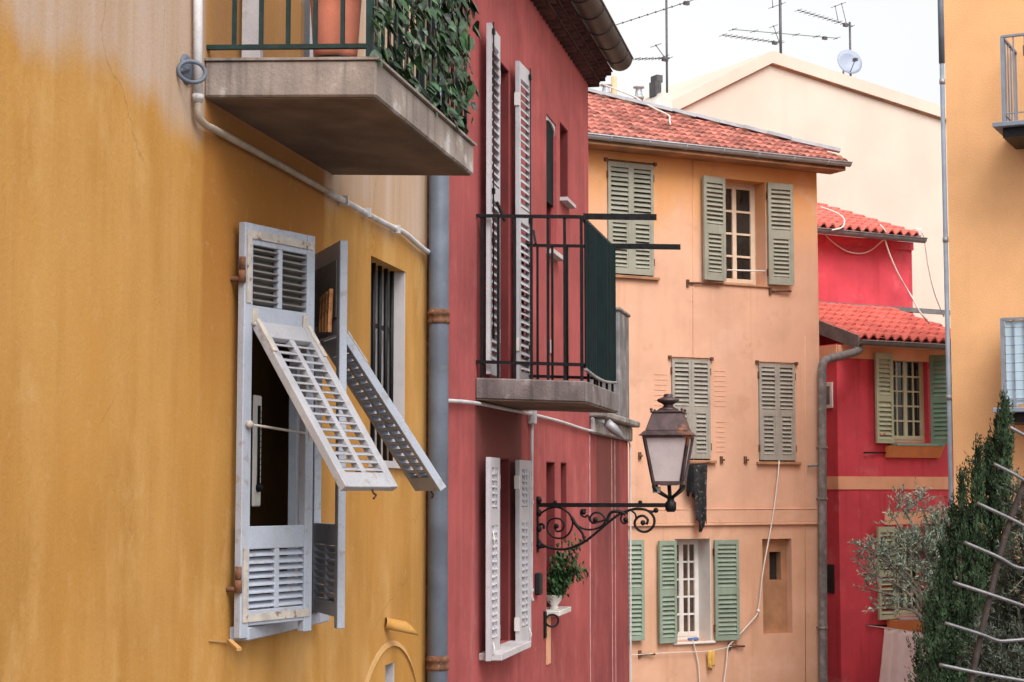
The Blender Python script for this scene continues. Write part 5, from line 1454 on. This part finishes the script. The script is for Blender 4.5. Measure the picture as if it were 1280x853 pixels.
# ================================================================== spiked guard
GY = 6.6
gb_ = WP(1214, 853, GY); gb_.z = 0
sg = thing('spiked_guard', 'rusty curved post with projecting steel spikes at the lower right', 'spiked guard', WF, gb_)
pts = [WP(1300, 560, GY), WP(1276, 615, GY), WP(1256, 672, GY), WP(1240, 735, GY), WP(1226, 795, GY), WP(1214, 853, GY), WP(1206, 905, GY)]
e = pts[-1].copy(); e.z = 0
P = smooth_path(pts, 6)+[e]
t = MB()
t.tube(P, .0115, 8)
t.build('post', m_postrust, sg)
rods = [[(1262, 534), (1282, 545), (1300, 553)], [(1242, 580), (1266, 592), (1284, 603), (1300, 612)], [(1221, 629), (1262, 648), (1285, 660), (1300, 668)],
        [(1205, 678), (1247, 696), (1268, 708), (1284, 711), (1300, 705)], [(1191, 728), (1240, 744), (1284, 759), (1300, 764)], [(1181, 779), (1226, 793), (1247, 801), (1262, 801), (1284, 799), (1300, 796)], [(1174, 831), (1222, 841), (1284, 852), (1300, 855)]]
for rpx in rods:
    t = MB(); P = smooth_path([WP(x, y, GY-.02) for x, y in rpx], 5); t.tube(P, .0066, 8); t.build('spike', m_steelrod, sg)

# ================================================================== light, camera
to_sun = Vector((.28, -.72, .92)).normalized()
sun = bpy.data.lights.new('sun', 'SUN'); sun.energy = 1.15; sun.angle = R(40); sun.color = (1, .965, .92)
so = bpy.data.objects.new('sun', sun); COL.objects.link(so)
so.rotation_euler = to_sun.to_track_quat('Z', 'Y').to_euler()
w = bpy.data.worlds.new('World'); scn.world = w; w.use_nodes = True
N = w.node_tree.nodes; L = w.node_tree.links
sky = N.new('ShaderNodeTexSky'); sky.sky_type = 'NISHITA'; sky.sun_disc = False
sky.sun_elevation = math.asin(to_sun.z); sky.sun_rotation = math.atan2(to_sun.x, to_sun.y)
sky.air_density = 1.6; sky.dust_density = 4.0; sky.ozone_density = 1.0
hs = N.new('ShaderNodeHueSaturation'); hs.inputs['Saturation'].default_value = .05
L.new(sky.outputs['Color'], hs.inputs['Color']); L.new(hs.outputs['Color'], N['Background'].inputs['Color'])
N['Background'].inputs['Strength'].default_value = .148
cam = bpy.data.cameras.new('camera'); co = bpy.data.objects.new('camera', cam); COL.objects.link(co)
cam.sensor_width = 36; cam.lens = F/1280*36; cam.clip_end = 1000; cam.clip_start = .1
co.location = EYE; co.rotation_euler = (math.pi/2+TH, 0, 0)
scn.camera = co
scn.render.engine = 'CYCLES'
scn.cycles.use_denoising = True
vs_ = scn.view_settings; vs_.view_transform = 'Standard'; vs_.look = 'None'; vs_.exposure = 0.7; vs_.gamma = 1
